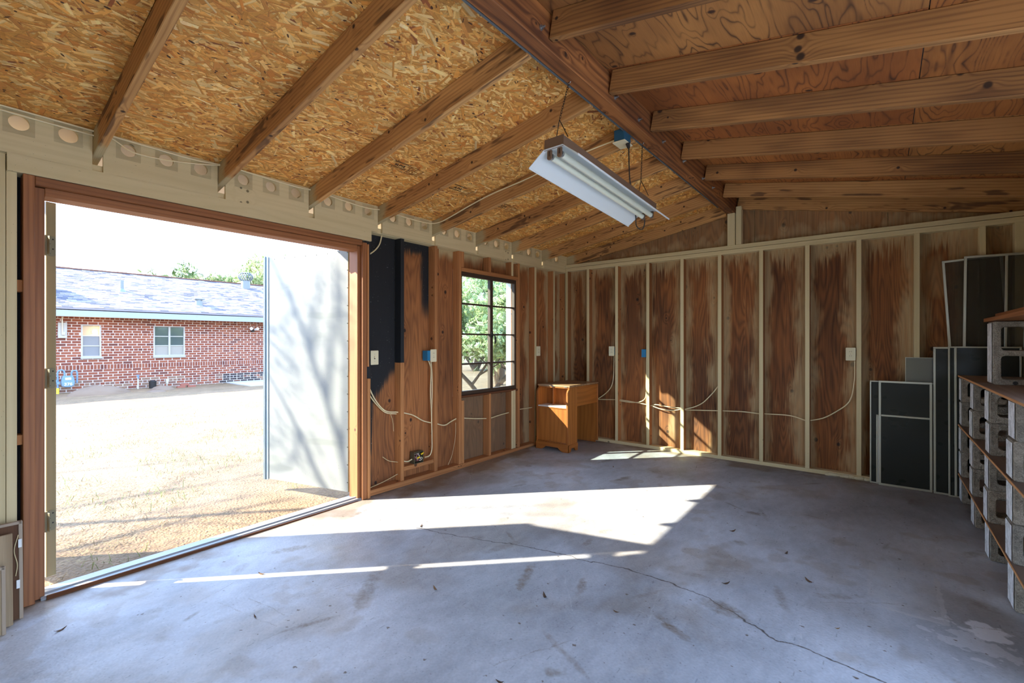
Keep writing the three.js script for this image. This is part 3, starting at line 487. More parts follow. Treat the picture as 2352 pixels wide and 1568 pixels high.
// ================================================================ DOORWAY
{
  const d = thing('door_1', 'reddish brown wooden door frame with grey metal threshold', 'door frame', [0, 0, 0], 0, null, 'structure');
  part(d, 'jamb', cbox(-0.15, 0.002, -0.02, 2.15, 5.042, 5.084, { ou: 1 }), M.frame);
  part(d, 'door_stop', cbox(-0.15, -0.03, -0.015, 2.10, 5.004, 5.041, { ou: 2, ov: .2 }), vary(M.frame, 0.92));
  part(d, 'jamb', cbox(-0.15, 0.004, 0.0, 2.13, 3.104, 3.145, { ou: 3, ov: .1 }), M.frame);
  part(d, 'door_stop', cbox(-0.15, -0.03, 0.0, 2.10, 3.146, 3.172, { ou: 4 }), M.frame);
  part(d, 'head_jamb', cbox(-0.15, 0.002, 2.106, 2.148, 3.146, 5.041, { axis: 'z' }), vary(M.frame, 0.85));
  part(d, 'head_stop', cbox(-0.15, -0.03, 2.062, 2.105, 3.173, 5.003, { axis: 'z', ov: .2 }), M.frame);
  part(d, 'trim_strip', cbox(-0.02, 0.012, 1.1, 2.12, 3.088, 3.103, { ou: 5 }), M.stud); part(d, 'trim_strip', cbox(-0.02, 0.012, 0.0, 1.0, 3.075, 3.103, { ou: 6 }), studVar[2]);
  part(d, 'sill_strip', cbox(-0.0115, -0.003, -0.03, 0.002, 3.18, 5.0, { axis: 'z' }), mat({ map: T.stud, color: srgb(140, 124, 108) }), 'tan wooden strip below the threshold');
  const prof = [[-0.19, -0.06], [-0.012, -0.06], [-0.012, 0.004], [-0.02, 0.012], [-0.045, 0.014], [-0.05, 0.022], [-0.07, 0.022], [-0.076, 0.012], [-0.16, 0.006], [-0.19, -0.004]];
  const g = extr(prof, 1.9); g.translate(0, 0, 3.12);
  const p = g.attributes.position; for (let i = 0; i < p.count; i++) p.setY(i, p.getY(i) + floorY(p.getZ(i)) + 0.004); g.computeVertexNormals();
  part(d, 'threshold', g, mat({ color: srgb(150, 153, 155), metalness: 0.35, roughness: 0.45 }), 'grey metal threshold sill');
}
const hingeM = mat({ color: srgb(132, 126, 98), metalness: 0.15, roughness: 0.6 });
function leaf(name, label, hx, hz, ang, Wd, y0, y1, sideZ) { // local x = along the leaf from the hinge, z = towards the opening
  const d = thing(name, label, 'door', [hx, 0, hz], ang, null, 'structure');
  const dirt = tex(512, 1024, Wd, y1 - y0, (u, v) => { const n = fbm(u * 4, v * 1.6, 4), s = vn(u * 140, v * 140) > 0.965 ? 0.72 : 1, l = sstep(0.62, 0.78, fbm(u * 9 + 3, v * 2.2, 3)); return mul3(lerp3([140, 145, 143], [112, 119, 114], 0.35 * n + 0.35 * l), s); });
  const skin = mat({ map: dirt, roughness: 0.42 }), th = 0.042;
  part(d, 'core', cbox(0.004, Wd - 0.004, y0 + 0.004, y1 - 0.004, -th / 2 + 0.002, th / 2 - 0.002), M.beige);
  for (const s of [-1, 1]) part(d, 'skin', cbox(0.0, Wd, y0, y1, s > 0 ? th / 2 - 0.002 : -th / 2, s > 0 ? th / 2 : -th / 2 + 0.002, { ch: 0.0005 }), skin, 'pale painted metal sheet');
  part(d, 'hinge_stile', cbox(-0.004, 0.004, y0, y1, -th / 2, th / 2, { ou: 2 }), mat({ map: T.beige, color: srgb(176, 176, 170), roughness: 0.8 }), 'olive weathered wooden edge');
  const f = -sideZ, zb = (a, b) => (f > 0 ? [a, b] : [-b, -a]);
  const as = merge([cbox(Wd - 0.03, Wd + 0.022, y0 - 0.01, y1 + 0.012, ...zb(th / 2, th / 2 + 0.006)), cbox(Wd + 0.002, Wd + 0.014, y0 - 0.01, y1 + 0.012, ...zb(-th / 2, th / 2 + 0.016)), cbox(Wd + 0.022, Wd + 0.03, y0 - 0.01, y1, ...zb(-0.01, th / 2 + 0.012))]);
  part(d, 'astragal', as, mat({ color: srgb(150, 168, 176), metalness: 0.5, roughness: 0.4 }), 'blue grey metal edge strip');
  const nails = []; for (let i = 0; i < 14; i++) nails.push(cyl([0.006, y0 + 0.08 + i * 0.15, f * th / 2], [0.006, y0 + 0.08 + i * 0.15, f * (th / 2 + 0.002)], 0.004, 0.004, 7)); for (let i = 0; i < 7; i++) nails.push(cyl([0.1 + i * 0.13, y1 - 0.02, f * th / 2], [0.1 + i * 0.13, y1 - 0.02, f * (th / 2 + 0.002)], 0.003, 0.003, 7));
  part(d, 'nail_heads', merge(nails), M.dark).userData.kind = 'stuff';
  for (const y of [0.335, 1.11, 1.83]) {
    const h = extr(rrect(-0.018, 0.018, -0.055, 0.055, 0.014), 0.003); h.rotateY(-Math.PI / 2); h.translate(-0.004, y, 0);
    const o = part(d, 'hinge', h, hingeM, 'brass coloured butt hinge');
    const kn = cyl([-0.012, y - 0.055, sideZ * (th / 2 + 0.004)], [-0.012, y + 0.055, sideZ * (th / 2 + 0.004)], 0.007, 0.007, 10); part(o, 'knuckle', kn, hingeM);
    { const s0 = sideZ * th / 2, s1 = sideZ * (th / 2 + 0.075); part(o, 'jamb_plate', cbox(-0.016, -0.011, y - 0.05, y + 0.05, Math.min(s0, s1), Math.max(s0, s1)), hingeM); }
    part(o, 'leaf_plate', cbox(-0.045, -0.012, y - 0.05, y + 0.05, sideZ * (th / 2 + 0.001) - 0.0015, sideZ * (th / 2 + 0.001) + 0.0015), hingeM);
    for (const [sy, sz] of [[-.04, -.008], [-.015, .006], [.012, -.008], [.038, .006]]) part(o, 'screw', cyl([-0.008, y + sy, sz], [-0.0062, y + sy, sz], 0.004, 0.004, 8), M.dark);
  }
  return d;
}
leaf('door_2', 'pale metal door leaf swung outside with branch shadows on its face', -0.185, 3.145, Math.PI + 0.255, 0.985, 0.035, 2.09, 1);
leaf('door_3', 'pale metal door leaf swung outside beside the reddish door post', -0.195, 4.962, Math.PI + 0.262, 0.92, 0.03, 2.07, -1);
// ================================================================ STEEL WINDOW
{
  const w = thing('window_1', 'old steel casement window with eight panes and a latch', 'window', [0, 0, 0], 0, null, 'structure');
  const fm = mat({ color: srgb(74, 58, 46), roughness: 0.6, metalness: 0.2 });
  const z0 = 1.028, z1 = 1.962, y0 = 0.752, y1 = 2.034, zm = 1.468, xa = -0.085, xb = -0.045;
  part(w, 'frame', merge([cbox(xa, xb, y0, y0 + 0.04, z0, z1), cbox(xa, xb, y1 - 0.042, y1, z0, z1), cbox(xa, xb, y0 + 0.04, y1 - 0.042, z0, z0 + 0.03), cbox(xa, xb, y0 + 0.04, y1 - 0.042, z1 - 0.03, z1)]), fm, 'rusty brown steel frame');
  part(w, 'mullion', cbox(xa, xb, y0 + 0.04, y1 - 0.042, zm - 0.024, zm + 0.024), fm);
  const ys = [y0 + 0.04, 1.074, 1.387, 1.705, y1 - 0.042];
  for (let i = 1; i < 4; i++) for (const [a, b] of [[z0 + 0.03, zm - 0.024], [zm + 0.024, z1 - 0.03]]) part(w, 'muntin', cbox(xa + 0.008, xb - 0.004, ys[i] - 0.009, ys[i] + 0.009, a, b), fm);
  const gl = mat({ color: srgb(236, 246, 246), transmission: 1, thickness: 0, roughness: 0.02, ior: 1.5, transparent: true });
  for (let i = 0; i < 4; i++) for (const [a, b] of [[z0 + 0.03, zm - 0.024], [zm + 0.024, z1 - 0.03]]) part(w, 'pane', cbox(-0.068, -0.065, ys[i] + (i ? 0.009 : 0), ys[i + 1] - (i < 3 ? 0.009 : 0), a, b, { ch: 0 }), gl);
  const h = merge([cbox(xb, xb + 0.014, 1.36, 1.42, zm - 0.012, zm + 0.012), tube([[xb + 0.014, 1.39, zm], [xb + 0.03, 1.385, zm - 0.01], [xb + 0.03, 1.34, zm - 0.022], [xb + 0.026, 1.285, zm - 0.024]], 0.006), tube([[xb + 0.014, 1.38, zm], [xb + 0.034, 1.37, zm - 0.02], [xb + 0.034, 1.32, zm - 0.036], [xb + 0.026, 1.285, zm - 0.03]], 0.005)]);
  part(w, 'latch', h, M.dark, 'dark curved latch handle');
  part(w, 'sill', cbox(-0.16, -0.022, 0.728, 0.751, 1.0, 1.985, { axis: 'z', ch: 0.006 }), mat({ map: T.stud, color: srgb(140, 122, 104) }), 'weathered dark wooden sill');
  // exterior casing boards
  for (const [a, b] of [[0.972, 1.026], [1.964, 2.0]]) part(w, 'exterior_casing', cbox(-0.2, -0.087, 0.74, 2.06, a, b), M.white, 'white painted outer casing');
  part(w, 'exterior_casing', cbox(-0.2, -0.087, 2.036, 2.075, 1.0, 1.98, { axis: 'z' }), M.white);
}
// ================================================================ ELECTRICAL
const wireLabel = {};
function cable(name, pts, label, r = 0.0058, m = M.cable, group) { const o = new THREE.Mesh(tube(pts, r), m); o.name = numbered(name); o.castShadow = o.receiveShadow = true; scene.add(o); return tag(o, label, 'cable', group); }
const LX = -0.06, lw = a => a.map(([y, z]) => [LX, y, z]);
cable('electrical_cable', lw([[0.916, 3.04], [0.807, 2.979], [0.701, 2.875], [0.672, 2.739]]), 'cream cable curving off the black painted corner towards the next stud');
cable('electrical_cable', [[-0.078, 0.87, 3.04], [-0.08, 0.77, 2.958], [-0.084, 0.68, 2.852], [-0.084, 0.655, 2.739]], 'second cream cable sagging just under its twin beside the black corner');
cable('electrical_cable', lw([[0.664, 2.695], [0.625, 2.57], [0.555, 2.444], [0.52, 2.337]]), 'cream cable sloping across the bay above the open junction box');
cable('electrical_cable', lw([[0.51, 2.294], [0.474, 2.162], [0.498, 2.084], [0.518, 2.008]]), 'cream cable dipping across the bay just before the window');
cable('electrical_cable', lw([[0.515, 1.925], [0.483, 1.73], [0.46, 1.544]]), 'cream cable across the grey board under the window, bay with longer span');
cable('electrical_cable', lw([[0.452, 1.502], [0.471, 1.294], [0.478, 1.148]]), 'cream cable rising across the second bay under the window');
cable('electrical_cable', lw([[0.495, 0.982], [0.49, 0.82], [0.487, 0.687]]), 'short cream cable between the window and the wooden cabinet');
cable('electrical_cable', [[LX, 1.128, 2.379], [LX, 1.083, 2.357], [LX, 1.04, 2.347], [LX, 0.821, 2.353], [LX, 0.651, 2.345], [LX, 0.54, 2.337]], 'cream cable hanging from the blue outlet box to the stud hole');
cable('electrical_cable', [[-0.045, 1.12, 2.361], [-0.045, 1.04, 2.35], [-0.045, 0.862, 2.344], [-0.045, 0.609, 2.352], [-0.05, 0.396, 2.343], [-0.055, 0.25, 2.343], [LX, 0.208, 2.365], [LX, 0.205, 2.425]], 'long cream cable from the blue outlet box down to the open junction box');
cable('electrical_cable', lw([[0.225, 2.695], [0.205, 2.63], [0.215, 2.58]]), 'short cream cable entering the open junction box from the stud');
const straw = mat({ color: srgb(206, 186, 140), roughness: 0.8 });
cable('loose_wire', lw([[0.30, 2.903], [0.253, 2.838], [0.222, 2.742]]), 'thin bent straw coloured wire low in the bay beside the doorway', 0.003, straw);
cable('loose_wire', lw([[0.062, 3.03], [0.08, 2.898], [0.115, 2.742]]), 'thin straw coloured wire lying on the bottom plate beside the doorway', 0.003, straw);
cable('loose_wire', lw([[0.478, 2.012], [0.346, 2.016], [0.155, 2.066], [0.066, 2.12]]), 'thin pale string hanging down to the plate before the window', 0.0025, straw);
cable('loose_wire', lw([[0.69, 2.83], [0.6, 2.796], [0.507, 2.787]]), 'frayed thin wire dangling under the black painted patch', 0.0022, straw);
cable('electrical_cable', [[-0.07, 2.243, 2.904], [-0.07, 2.161, 2.927], [-0.072, 2.105, 2.967], [-0.075, 2.055, 3.028]], 'cut cream cable end sticking out of the black painted corner', 0.006);
const BZ = -0.05, bw = a => a.map(([x, y]) => [x, y, BZ]);
cable('electrical_cable', bw([[0.367, 0.552], [0.496, 0.558], [0.732, 0.574]]), 'level cream cable behind the wooden cabinet knee hole');
cable('electrical_cable', [[0.42, 0.54, -0.04], [0.496, 0.581, -0.04], [0.601, 0.661, -0.04], [0.662, 0.738, -0.04], [0.69, 0.845, -0.04], [0.70, 1.122, -0.04]], 'cream cable curving up to the outlet above the wooden cabinet');
cable('electrical_cable', bw([[0.774, 0.576], [0.927, 0.565], [1.138, 0.543]]), 'cream cable crossing the bay under the empty blue box');
cable('electrical_cable', [[0.774, 0.564, -0.04], [0.927, 0.557, -0.035], [1.052, 0.575, -0.035], [1.113, 0.622, -0.035], [1.125, 0.8, -0.04], [1.127, 1.11, -0.04]], 'cream cable turning up to the empty blue box');
cable('electrical_cable', bw([[1.18, 0.536], [1.232, 0.553], [1.39, 0.54], [1.545, 0.537]]), 'cream cable across the sunlit bay, upper of two');
cable('electrical_cable', [[1.18, 0.54, -0.04], [1.312, 0.508, -0.035], [1.442, 0.504, -0.035], [1.545, 0.527, -0.04]], 'cream cable sagging across the sunlit bay, lower of two');
cable('electrical_cable', bw([[1.587, 0.522], [1.762, 0.534], [1.951, 0.546]]), 'level cream cable in the bay with the smaller sunlit patch');
cable('electrical_cable', [[1.587, 0.532, -0.035], [1.69, 0.567, -0.035], [1.781, 0.619, -0.035], [1.879, 0.724, -0.035], [1.951, 0.82, -0.035]], 'cream cable curving up across the bay with the smaller sunlit patch');
cable('electrical_cable', bw([[1.993, 0.549], [2.189, 0.559], [2.357, 0.552]]), 'level cream cable across the bay next to the curved cable');
cable('electrical_cable', bw([[2.4, 0.557], [2.641, 0.559], [2.764, 0.527]]), 'cream cable dropping slightly towards the bay with the end outlet');
cable('electrical_cable', [[2.806, 0.53, BZ], [2.909, 0.563, BZ], [3.012, 0.634, BZ], [3.115, 0.738, BZ], [3.155, 0.923, BZ], [3.16, 1.125, -0.03]], 'cream cable sweeping up to the outlet beside the leaning screens');
// cables along the top of the vent boards
const cx = 0.014;
cable('electrical_cable', [[cx, 2.452, 5.6], [cx, 2.456, 5.163], [cx, 2.454, 5.0], [cx, 2.45, 4.78]], 'cream cable high above the reddish door post, upper of two', 0.005);
cable('electrical_cable', [[cx, 2.432, 5.6], [cx, 2.434, 5.163], [cx, 2.43, 5.0], [cx, 2.426, 4.78]], 'cream cable high above the reddish door post, lower of two', 0.005);
cable('electrical_cable', [[0.03, 2.445, 4.79], [cx, 2.432, 4.735], [cx, 2.392, 4.662], [cx, 2.388, 4.561], [cx, 2.409, 4.387], [0.03, 2.45, 4.17]], 'thin cable sagging across three screened holes above the doorway', 0.004);
cable('electrical_cable', [[0.03, 2.445, 4.79], [cx, 2.444, 4.561], [cx, 2.44, 4.34], [0.03, 2.45, 4.17]], 'cream cable stretched above the three holes with the sagging cable', 0.005);
cable('electrical_cable', [[0.02, 2.455, 4.18], [cx, 2.446, 3.95], [cx, 2.44, 3.7], [0.02, 2.445, 3.56]], 'cream cable over the vent board above the middle of the doorway', 0.005);
cable('electrical_cable', [[0.02, 2.45, 3.57], [cx, 2.425, 3.283], [cx, 2.42, 3.1], [0.02, 2.435, 2.95]], 'cream cable over the vent board above the white door leaf', 0.005);
cable('electrical_cable', [[0.03, 2.43, 2.99], [0.02, 2.425, 2.8], [0.02, 2.42, 2.5], [0.04, 2.425, 2.415], [0.12, 2.43, 2.392], [0.25, 2.455, 2.39], [0.5, 2.515, 2.39], [0.75, 2.565, 2.39], [1.1, 2.61, 2.39], [1.5, 2.675, 2.39], [1.75, 2.70, 2.395], [1.9, 2.7, 2.42], [2.0, 2.685, 2.46]], 'long cream cable running along a rafter to the beam socket', 0.0055);

function wallBox(name, label, pos, ry, o) {
  const b = thing(name, label, o.cat || 'outlet', pos, ry, null);
  if (o.box !== false) part(b, 'box', cbox(-0.028 + (o.off || 0), 0.028 + (o.off || 0), -0.048, 0.048, -0.07, 0.004), M.blueBox, 'blue plastic box');
  if (o.plate !== false) {
    const p = part(b, 'cover_plate', extrC(rrect(-0.036, 0.036, -0.058, 0.058, 0.004), 0.005, 0.002, 0.004), M.plate, 'ivory cover plate');
    if (o.sw) { part(p, 'toggle', cbox(-0.005, 0.005, -0.004, 0.014, 0.01, 0.022), M.plate); part(p, 'toggle_slot', cbox(-0.006, 0.006, -0.013, 0.013, 0.0095, 0.0115), M.dark); }
    else for (const s of [-1, 1]) { part(p, 'socket', extrC(rrect(-0.017, 0.017, s * 0.02 - 0.014, s * 0.02 + 0.014, 0.01), 0.0025, 0.0005, 0.0095), M.plate); for (const k of [-1, 1]) part(p, 'slot', cbox(k * 0.0065 - 0.0011, k * 0.0065 + 0.0011, s * 0.02 - 0.001, s * 0.02 + 0.008, 0.0122, 0.0132, { ch: 0 }), M.dark); }
    for (const s of o.sw ? [-0.03, 0.03] : [0]) part(p, 'screw', cyl([0, s, 0.009], [0, s, 0.0115], 0.003, 0.003, 8), M.steel);
  }
  return b;
}
function extrC(pts, depth, bevel, z) { const g = extr(pts, depth, [], bevel); g.translate(0, 0, z); return g; }
const toX = Math.PI / 2;
wallBox('light_switch', 'ivory light switch on the black painted corner', [-0.016, 1.173, 3.022], toX, { sw: true, cat: 'switch' });
wallBox('wall_outlet', 'ivory outlet with exposed blue box on the stud before the window', [-0.018, 1.175, 2.358], toX, { off: -0.042 });
wallBox('wall_outlet', 'ivory outlet on the side wall close to the corner above the cabinet', [-0.018, 1.19, 0.615], toX, {});
wallBox('wall_outlet', 'ivory outlet on the plywood wall above the wooden cabinet', [0.69, 1.189, 0.002], 0, {});
wallBox('socket_box', 'empty blue plastic socket box above the sunlit patch', [1.108, 1.168, -0.004], 0, { plate: false, cat: 'socket box' });
wallBox('wall_outlet', 'ivory outlet on the plywood wall beside the leaning screens', [3.13, 1.192, 0.002], 0, {});
{
  const j = thing('junction_box', 'open metal junction box full of tangled wires on a stud block', 'junction box', [-0.06, 0.172, 2.52], toX);
  const mm = mat({ color: srgb(112, 106, 84), metalness: 0.5, roughness: 0.55 });
  part(j, 'box', merge([cbox(-0.055, 0.055, 0.0, 0.004, -0.03, 0.03), cbox(-0.055, 0.055, 0.106, 0.11, -0.03, 0.03), cbox(-0.055, -0.051, 0.004, 0.106, -0.03, 0.03), cbox(0.051, 0.055, 0.004, 0.106, -0.03, 0.03), cbox(-0.051, 0.051, 0.004, 0.106, -0.03, -0.026)]), mm);
  const r = rng(17), cols = [[150, 40, 60], [225, 215, 190], [40, 40, 40], [190, 150, 130], [235, 235, 225], [120, 60, 90]];
  for (let i = 0; i < 9; i++) { const q = () => [-0.042 + r() * 0.084, 0.018 + r() * 0.075, -0.012 + r() * 0.05]; part(j, 'wire', tube([q(), q(), q(), q()], 0.0028, 18, 6), mat({ color: srgb(...cols[i % 6]), roughness: 0.5 })); }
  for (const [x, y] of [[0.034, 0.075], [-0.012, 0.045]]) part(j, 'wire_nut', cyl([x, y, 0.02], [x + 0.018, y + 0.016, 0.036], 0.009, 0.006, 9), mat({ color: srgb(245, 205, 20), roughness: 0.4 }), 'yellow wire nut');
}
// ================================================================ SHOP LIGHT
{
  const L = 1.22, g = thing('shop_light', 'twin tube fluorescent shop light hung on chains, switched off', 'ceiling light', [2.0, 2.338, 3.315], 0);
  // local: x across, y up, -z along the fixture
  const f = new THREE.Object3D(); f.rotation.x = -0.065; f.rotation.y = -0.015; f.updateMatrix();
  const put = (name, geo, m, lab) => { geo.applyMatrix4(f.matrix); return part(g, name, geo, m, lab); };
  const brown = mat({ color: srgb(128, 104, 84), roughness: 0.55, metalness: 0.2 }), refl = mat({ color: srgb(226, 232, 232), roughness: 0.4 });
  put('housing', cbox(-0.06, 0.06, 0.0, 0.052, -L, 0, { axis: 'z' }), brown, 'brown metal housing');
  put('end_cap', merge([cbox(-0.062, 0.062, -0.008, 0.054, 0.0005, 0.004), cyl([-0.035, 0.024, 0.004], [-0.035, 0.024, 0.007], 0.005, 0.005, 8), cyl([0.035, 0.024, 0.004], [0.035, 0.024, 0.007], 0.005, 0.005, 8)]), brown);
  put('end_cap', cbox(-0.062, 0.062, -0.008, 0.054, -L - 0.004, -L - 0.0005), brown);
  const prof = [[-0.155, -0.075], [-0.06, -0.002], [0.06, -0.002], [0.155, -0.075], [0.155, -0.079], [0.06, -0.006], [-0.06, -0.006], [-0.155, -0.079]];
  const rg = extr(prof, L + 0.02); rg.translate(0, 0, -L - 0.01); put('reflector', rg, refl, 'white enamel reflector');
  for (const s of [-1, 1]) put('reflector_lip', cbox(s * 0.155 - 0.003, s * 0.155 + 0.003, -0.084, -0.074, -L - 0.01, 0.01, { axis: 'z' }), refl);
  const glass = mat({ color: srgb(230, 232, 212), roughness: 0.25 });
  for (const s of [-1, 1]) {
    put('tube', cyl([s * 0.032, -0.036, -L + 0.03], [s * 0.032, -0.036, -0.03], 0.0165, 0.0165, 20), glass, 'yellowed white glass tube');
    for (const z of [-0.03, -L + 0.03]) put('tube_cap', cyl([s * 0.032, -0.036, z], [s * 0.032, -0.036, z + (z > -0.5 ? 0.014 : -0.014)], 0.0172, 0.0172, 18), M.steel, 'metal tube cap');
    for (const z of [-0.008, -L + 0.008]) { const h = extr(rrect(-0.014, 0.014, -0.058, 0.0, 0.012), 0.008); h.translate(s * 0.032, 0, z - 0.004); put('lamp_holder', h, brown); put('holder_slot', cbox(s * 0.032 - 0.002, s * 0.032 + 0.002, -0.04, -0.012, z + 0.004, z + 0.0052, { ch: 0 }), M.dark); }
  }
  // chains up to the beam, in the frame of the group
  const chainM = mat({ color: srgb(70, 54, 40), metalness: 0.5, roughness: 0.55 });
  const tor = new THREE.TorusGeometry(0.006, 0.0016, 6, 10);
  const chain = (a, b) => { const A = new THREE.Vector3(...a), B = new THREE.Vector3(...b), n = Math.round(A.distanceTo(B) / 0.0125), gs = []; const q = new THREE.Quaternion().setFromUnitVectors(new THREE.Vector3(0, 1, 0), B.clone().sub(A).normalize()); for (let i = 0; i < n; i++) { const t = tor.clone(); t.scale(0.75, 1.35, 1); if (i % 2) t.rotateY(Math.PI / 2); t.applyQuaternion(q); const p = A.clone().lerp(B, (i + 0.5) / n); t.translate(p.x, p.y, p.z); gs.push(t); } return merge(gs); };
  part(g, 'chain', chain([0.055, 0.35, -0.06], [0.008, 0.155, -0.04]), chainM, 'dark rusty link chain');
  part(g, 'chain', chain([0.055, 0.35, -1.03], [0.036, 0.1, -1.05]), chainM, 'dark rusty link chain');
  for (const [top, zz, yy] of [[[0.008, 0.158, -0.04], -0.04, 0.052], [[0.036, 0.1, -1.05], -1.05, -0.015]]) for (const s of [-0.022, 0.055]) part(g, 'hanger_wire', tube([top, [top[0] + s * 0.5, (top[1] + yy) / 2, zz], [top[0] + s * 0.98, yy, zz]], 0.0022, 6, 6), M.dark);
  part(g, 'hook', new THREE.TorusGeometry(0.011, 0.0022, 6, 12).translate(0.055, 0.355, -0.06), M.steel); part(g, 'hook', new THREE.TorusGeometry(0.011, 0.0022, 6, 12).translate(0.055, 0.355, -1.03), M.steel);
  part(g, 'power_cord', tube([[0.045, 0.27, -0.83], [0.046, 0.2, -0.83], [0.047, 0.05, -0.84], [0.045, -0.01, -0.87], [0.0, -0.04, -0.98], [-0.06, -0.1, -1.18], [-0.09, -0.16, -1.27], [-0.06, -0.185, -1.29], [-0.03, -0.15, -1.27], [-0.02, -0.05, -1.235]], 0.0042, 50), mat({ color: srgb(44, 40, 36), roughness: 0.5 }), 'dark power cord with a hanging loop');
  const b = thing('beam_socket', 'blue socket box with ivory cover fixed to the ridge beam', 'outlet', [2.01, 2.66, 2.49], 0);
  part(b, 'box', cbox(-0.045, 0.028, -0.03, 0.05, -0.05, 0.05), mat({ color: srgb(32, 86, 110), roughness: 0.5 }));
  const pl = extr(rrect(-0.05, 0.036, -0.062, 0.062, 0.004), 0.005, [], 0.001); pl.rotateX(Math.PI / 2); pl.translate(0, -0.031, 0); part(b, 'cover_plate', pl, M.plate, 'ivory cover plate facing down');
  part(b, 'plug', merge([cyl([0.03, -0.038, 0.0], [0.036, -0.07, -0.002], 0.015, 0.009, 10)]), M.dark, 'black plug');
}
// ================================================================ WOODEN CABINET
{
  const ven = lumberTex([182, 112, 50], [132, 74, 29], { seed: 51, rings: 16, knots: 0, amt: 0.7, blotch: 0.35, w: 512, h: 512, sx: 1, sy: 0.6 });
  const wd = mat({ map: ven, roughness: 0.42 }), edge = mat({ map: ven, color: srgb(255, 246, 230), roughness: 0.5 });
  const topM = mat({ color: srgb(196, 176, 150), map: lumberTex([226, 206, 184], [168, 134, 104], { seed: 53, rings: 12, knots: 0, amt: 0.9, blotch: 0.6, w: 512, h: 512, sx: 1, sy: .6 }), roughness: 0.45 });
  const dusty = mat({ color: srgb(222, 216, 204), roughness: 0.6 });
  const c = thing('sewing_cabinet', 'orange brown wooden sewing cabinet with curved open cubby and knee hole', 'cabinet', [0.085, 0.024, 0.062], 0);
  // local: x 0..0.44, z 0..0.725 (cubby faces +z, knee hole faces +x), y 0..0.775
  const W = 0.442, D = 0.725, PD = 0.21, z1 = D, z0 = D - PD; // pedestal depth
  // side boards with rounded front shoulder (profile in z,y)
  const side = x => { const s = new THREE.Shape(); s.moveTo(z0, 0.055); s.lineTo(z1, 0.055); s.lineTo(z1, 0.665); s.quadraticCurveTo(z1, 0.735, z1 - 0.07, 0.735); s.lineTo(z0, 0.735); s.lineTo(z0, 0.055); const g = new THREE.ExtrudeGeometry(s, { depth: 0.016, bevelEnabled: true, bevelSize: 0.0015, bevelThickness: 0.0015, bevelSegments: 1, curveSegments: 12 }); g.rotateY(-Math.PI / 2); g.translate(x + 0.016, 0, 0); return grainUV(g, 'y', x); };
  part(c, 'side_panel', side(0.002), wd); part(c, 'side_panel', side(W - 0.018), wd);
  // pale edge banding round the opening
  const band = x => { const pts = []; for (let i = 0; i <= 10; i++) { const t = i / 10 * Math.PI / 2; pts.push([x, 0.665 + 0.07 * Math.sin(t) - 0.0, z1 - 0.07 + 0.07 * Math.cos(t)]); } const gs = [cbox(x - 0.011, x + 0.011, 0.06, 0.665, z1, z1 + 0.005)]; for (let i = 0; i < 10; i++) { const a = pts[i], b = pts[i + 1]; gs.push(cbox(x - 0.011, x + 0.011, a[1], b[1], Math.min(a[2], b[2]), Math.max(a[2], b[2]) + 0.006)); } return merge(gs); };
  part(c, 'edge_band', band(0.011), edge, 'pale edge banding'); part(c, 'edge_band', band(W - 0.011), edge, 'pale edge banding');
  part(c, 'cubby_shelf', cbox(0.018, W - 0.018, 0.508, 0.522, z0, z1 - 0.004), dusty, 'dusty pale shelf inside the cubby');
  part(c, 'cubby_back', cbox(0.018, W - 0.018, 0.52, 0.735, z0, z0 + 0.012), wd); part(c, 'cubby_divider', cbox(0.14, 0.15, 0.522, 0.735, z0 + 0.012, z0 + 0.075), wd);
  const dr = part(c, 'door', cbox(0.019, W - 0.019, 0.105, 0.506, z1 - 0.018, z1 - 0.002), wd); part(dr, 'door_lip', cbox(0.019, W - 0.019, 0.497, 0.507, z1 - 0.004, z1 + 0.004, { axis: 'x' }), wd);
  part(c, 'pedestal_back', cbox(0.018, W - 0.018, 0.06, 0.735, z0 - 0.0, z0 + 0.008), wd);
  part(c, 'moulding', merge([cbox(0.0, W, 0.086, 0.094, z1 - 0.004, z1 + 0.008, { axis: 'x' }), cbox(0.0, W, 0.097, 0.104, z1 - 0.004, z1 + 0.006, { axis: 'x' })]), edge, 'pale reeded moulding');
  // scalloped base
  const foot = (len, d) => { const s = new THREE.Shape(); s.moveTo(0, 0); s.lineTo(len * 0.12 + .02, 0); s.quadraticCurveTo(len * 0.2 + .02, 0.008, len * 0.26 + .02, 0.042); s.lineTo(len * 0.74 - .02, 0.042); s.quadraticCurveTo(len * 0.8 - .02, 0.008, len * 0.88 - .02, 0); s.lineTo(len, 0); s.lineTo(len, 0.085); s.lineTo(0, 0.085); s.lineTo(0, 0); return new THREE.ExtrudeGeometry(s, { depth: d, bevelEnabled: false, curveSegments: 8 }); };
  let g = foot(W + 0.012, 0.014); g.translate(-0.006, 0, z1 - 0.006); part(c, 'base', grainUV(g, 'x'), wd);
  g = foot(PD + 0.01, 0.014); g.rotateY(-Math.PI / 2); g.translate(W + 0.006, 0, z0 - 0.004); part(c, 'base', grainUV(g, 'z'), wd);
  g = foot(PD + 0.01, 0.014); g.rotateY(-Math.PI / 2); g.translate(0.008, 0, z0 - 0.004); part(c, 'base', grainUV(g, 'z'), wd);
  // apron over the knee hole, far end panel, rear board
  part(c, 'apron', cbox(W - 0.018, W, 0.515, 0.745, 0.012, z0 + 0.006, { axis: 'z' }), wd); part(c, 'apron', cbox(0.0, 0.016, 0.3, 0.745, 0.012, z0, { axis: 'z' }), wd);
  part(c, 'end_panel', cbox(0.0, W + 0.004, 0.03, 0.745, 0.0, 0.02, {}), wd); part(c, 'end_foot', cbox(0.02, W - 0.03, 0.006, 0.03, 0.002, 0.018), wd);
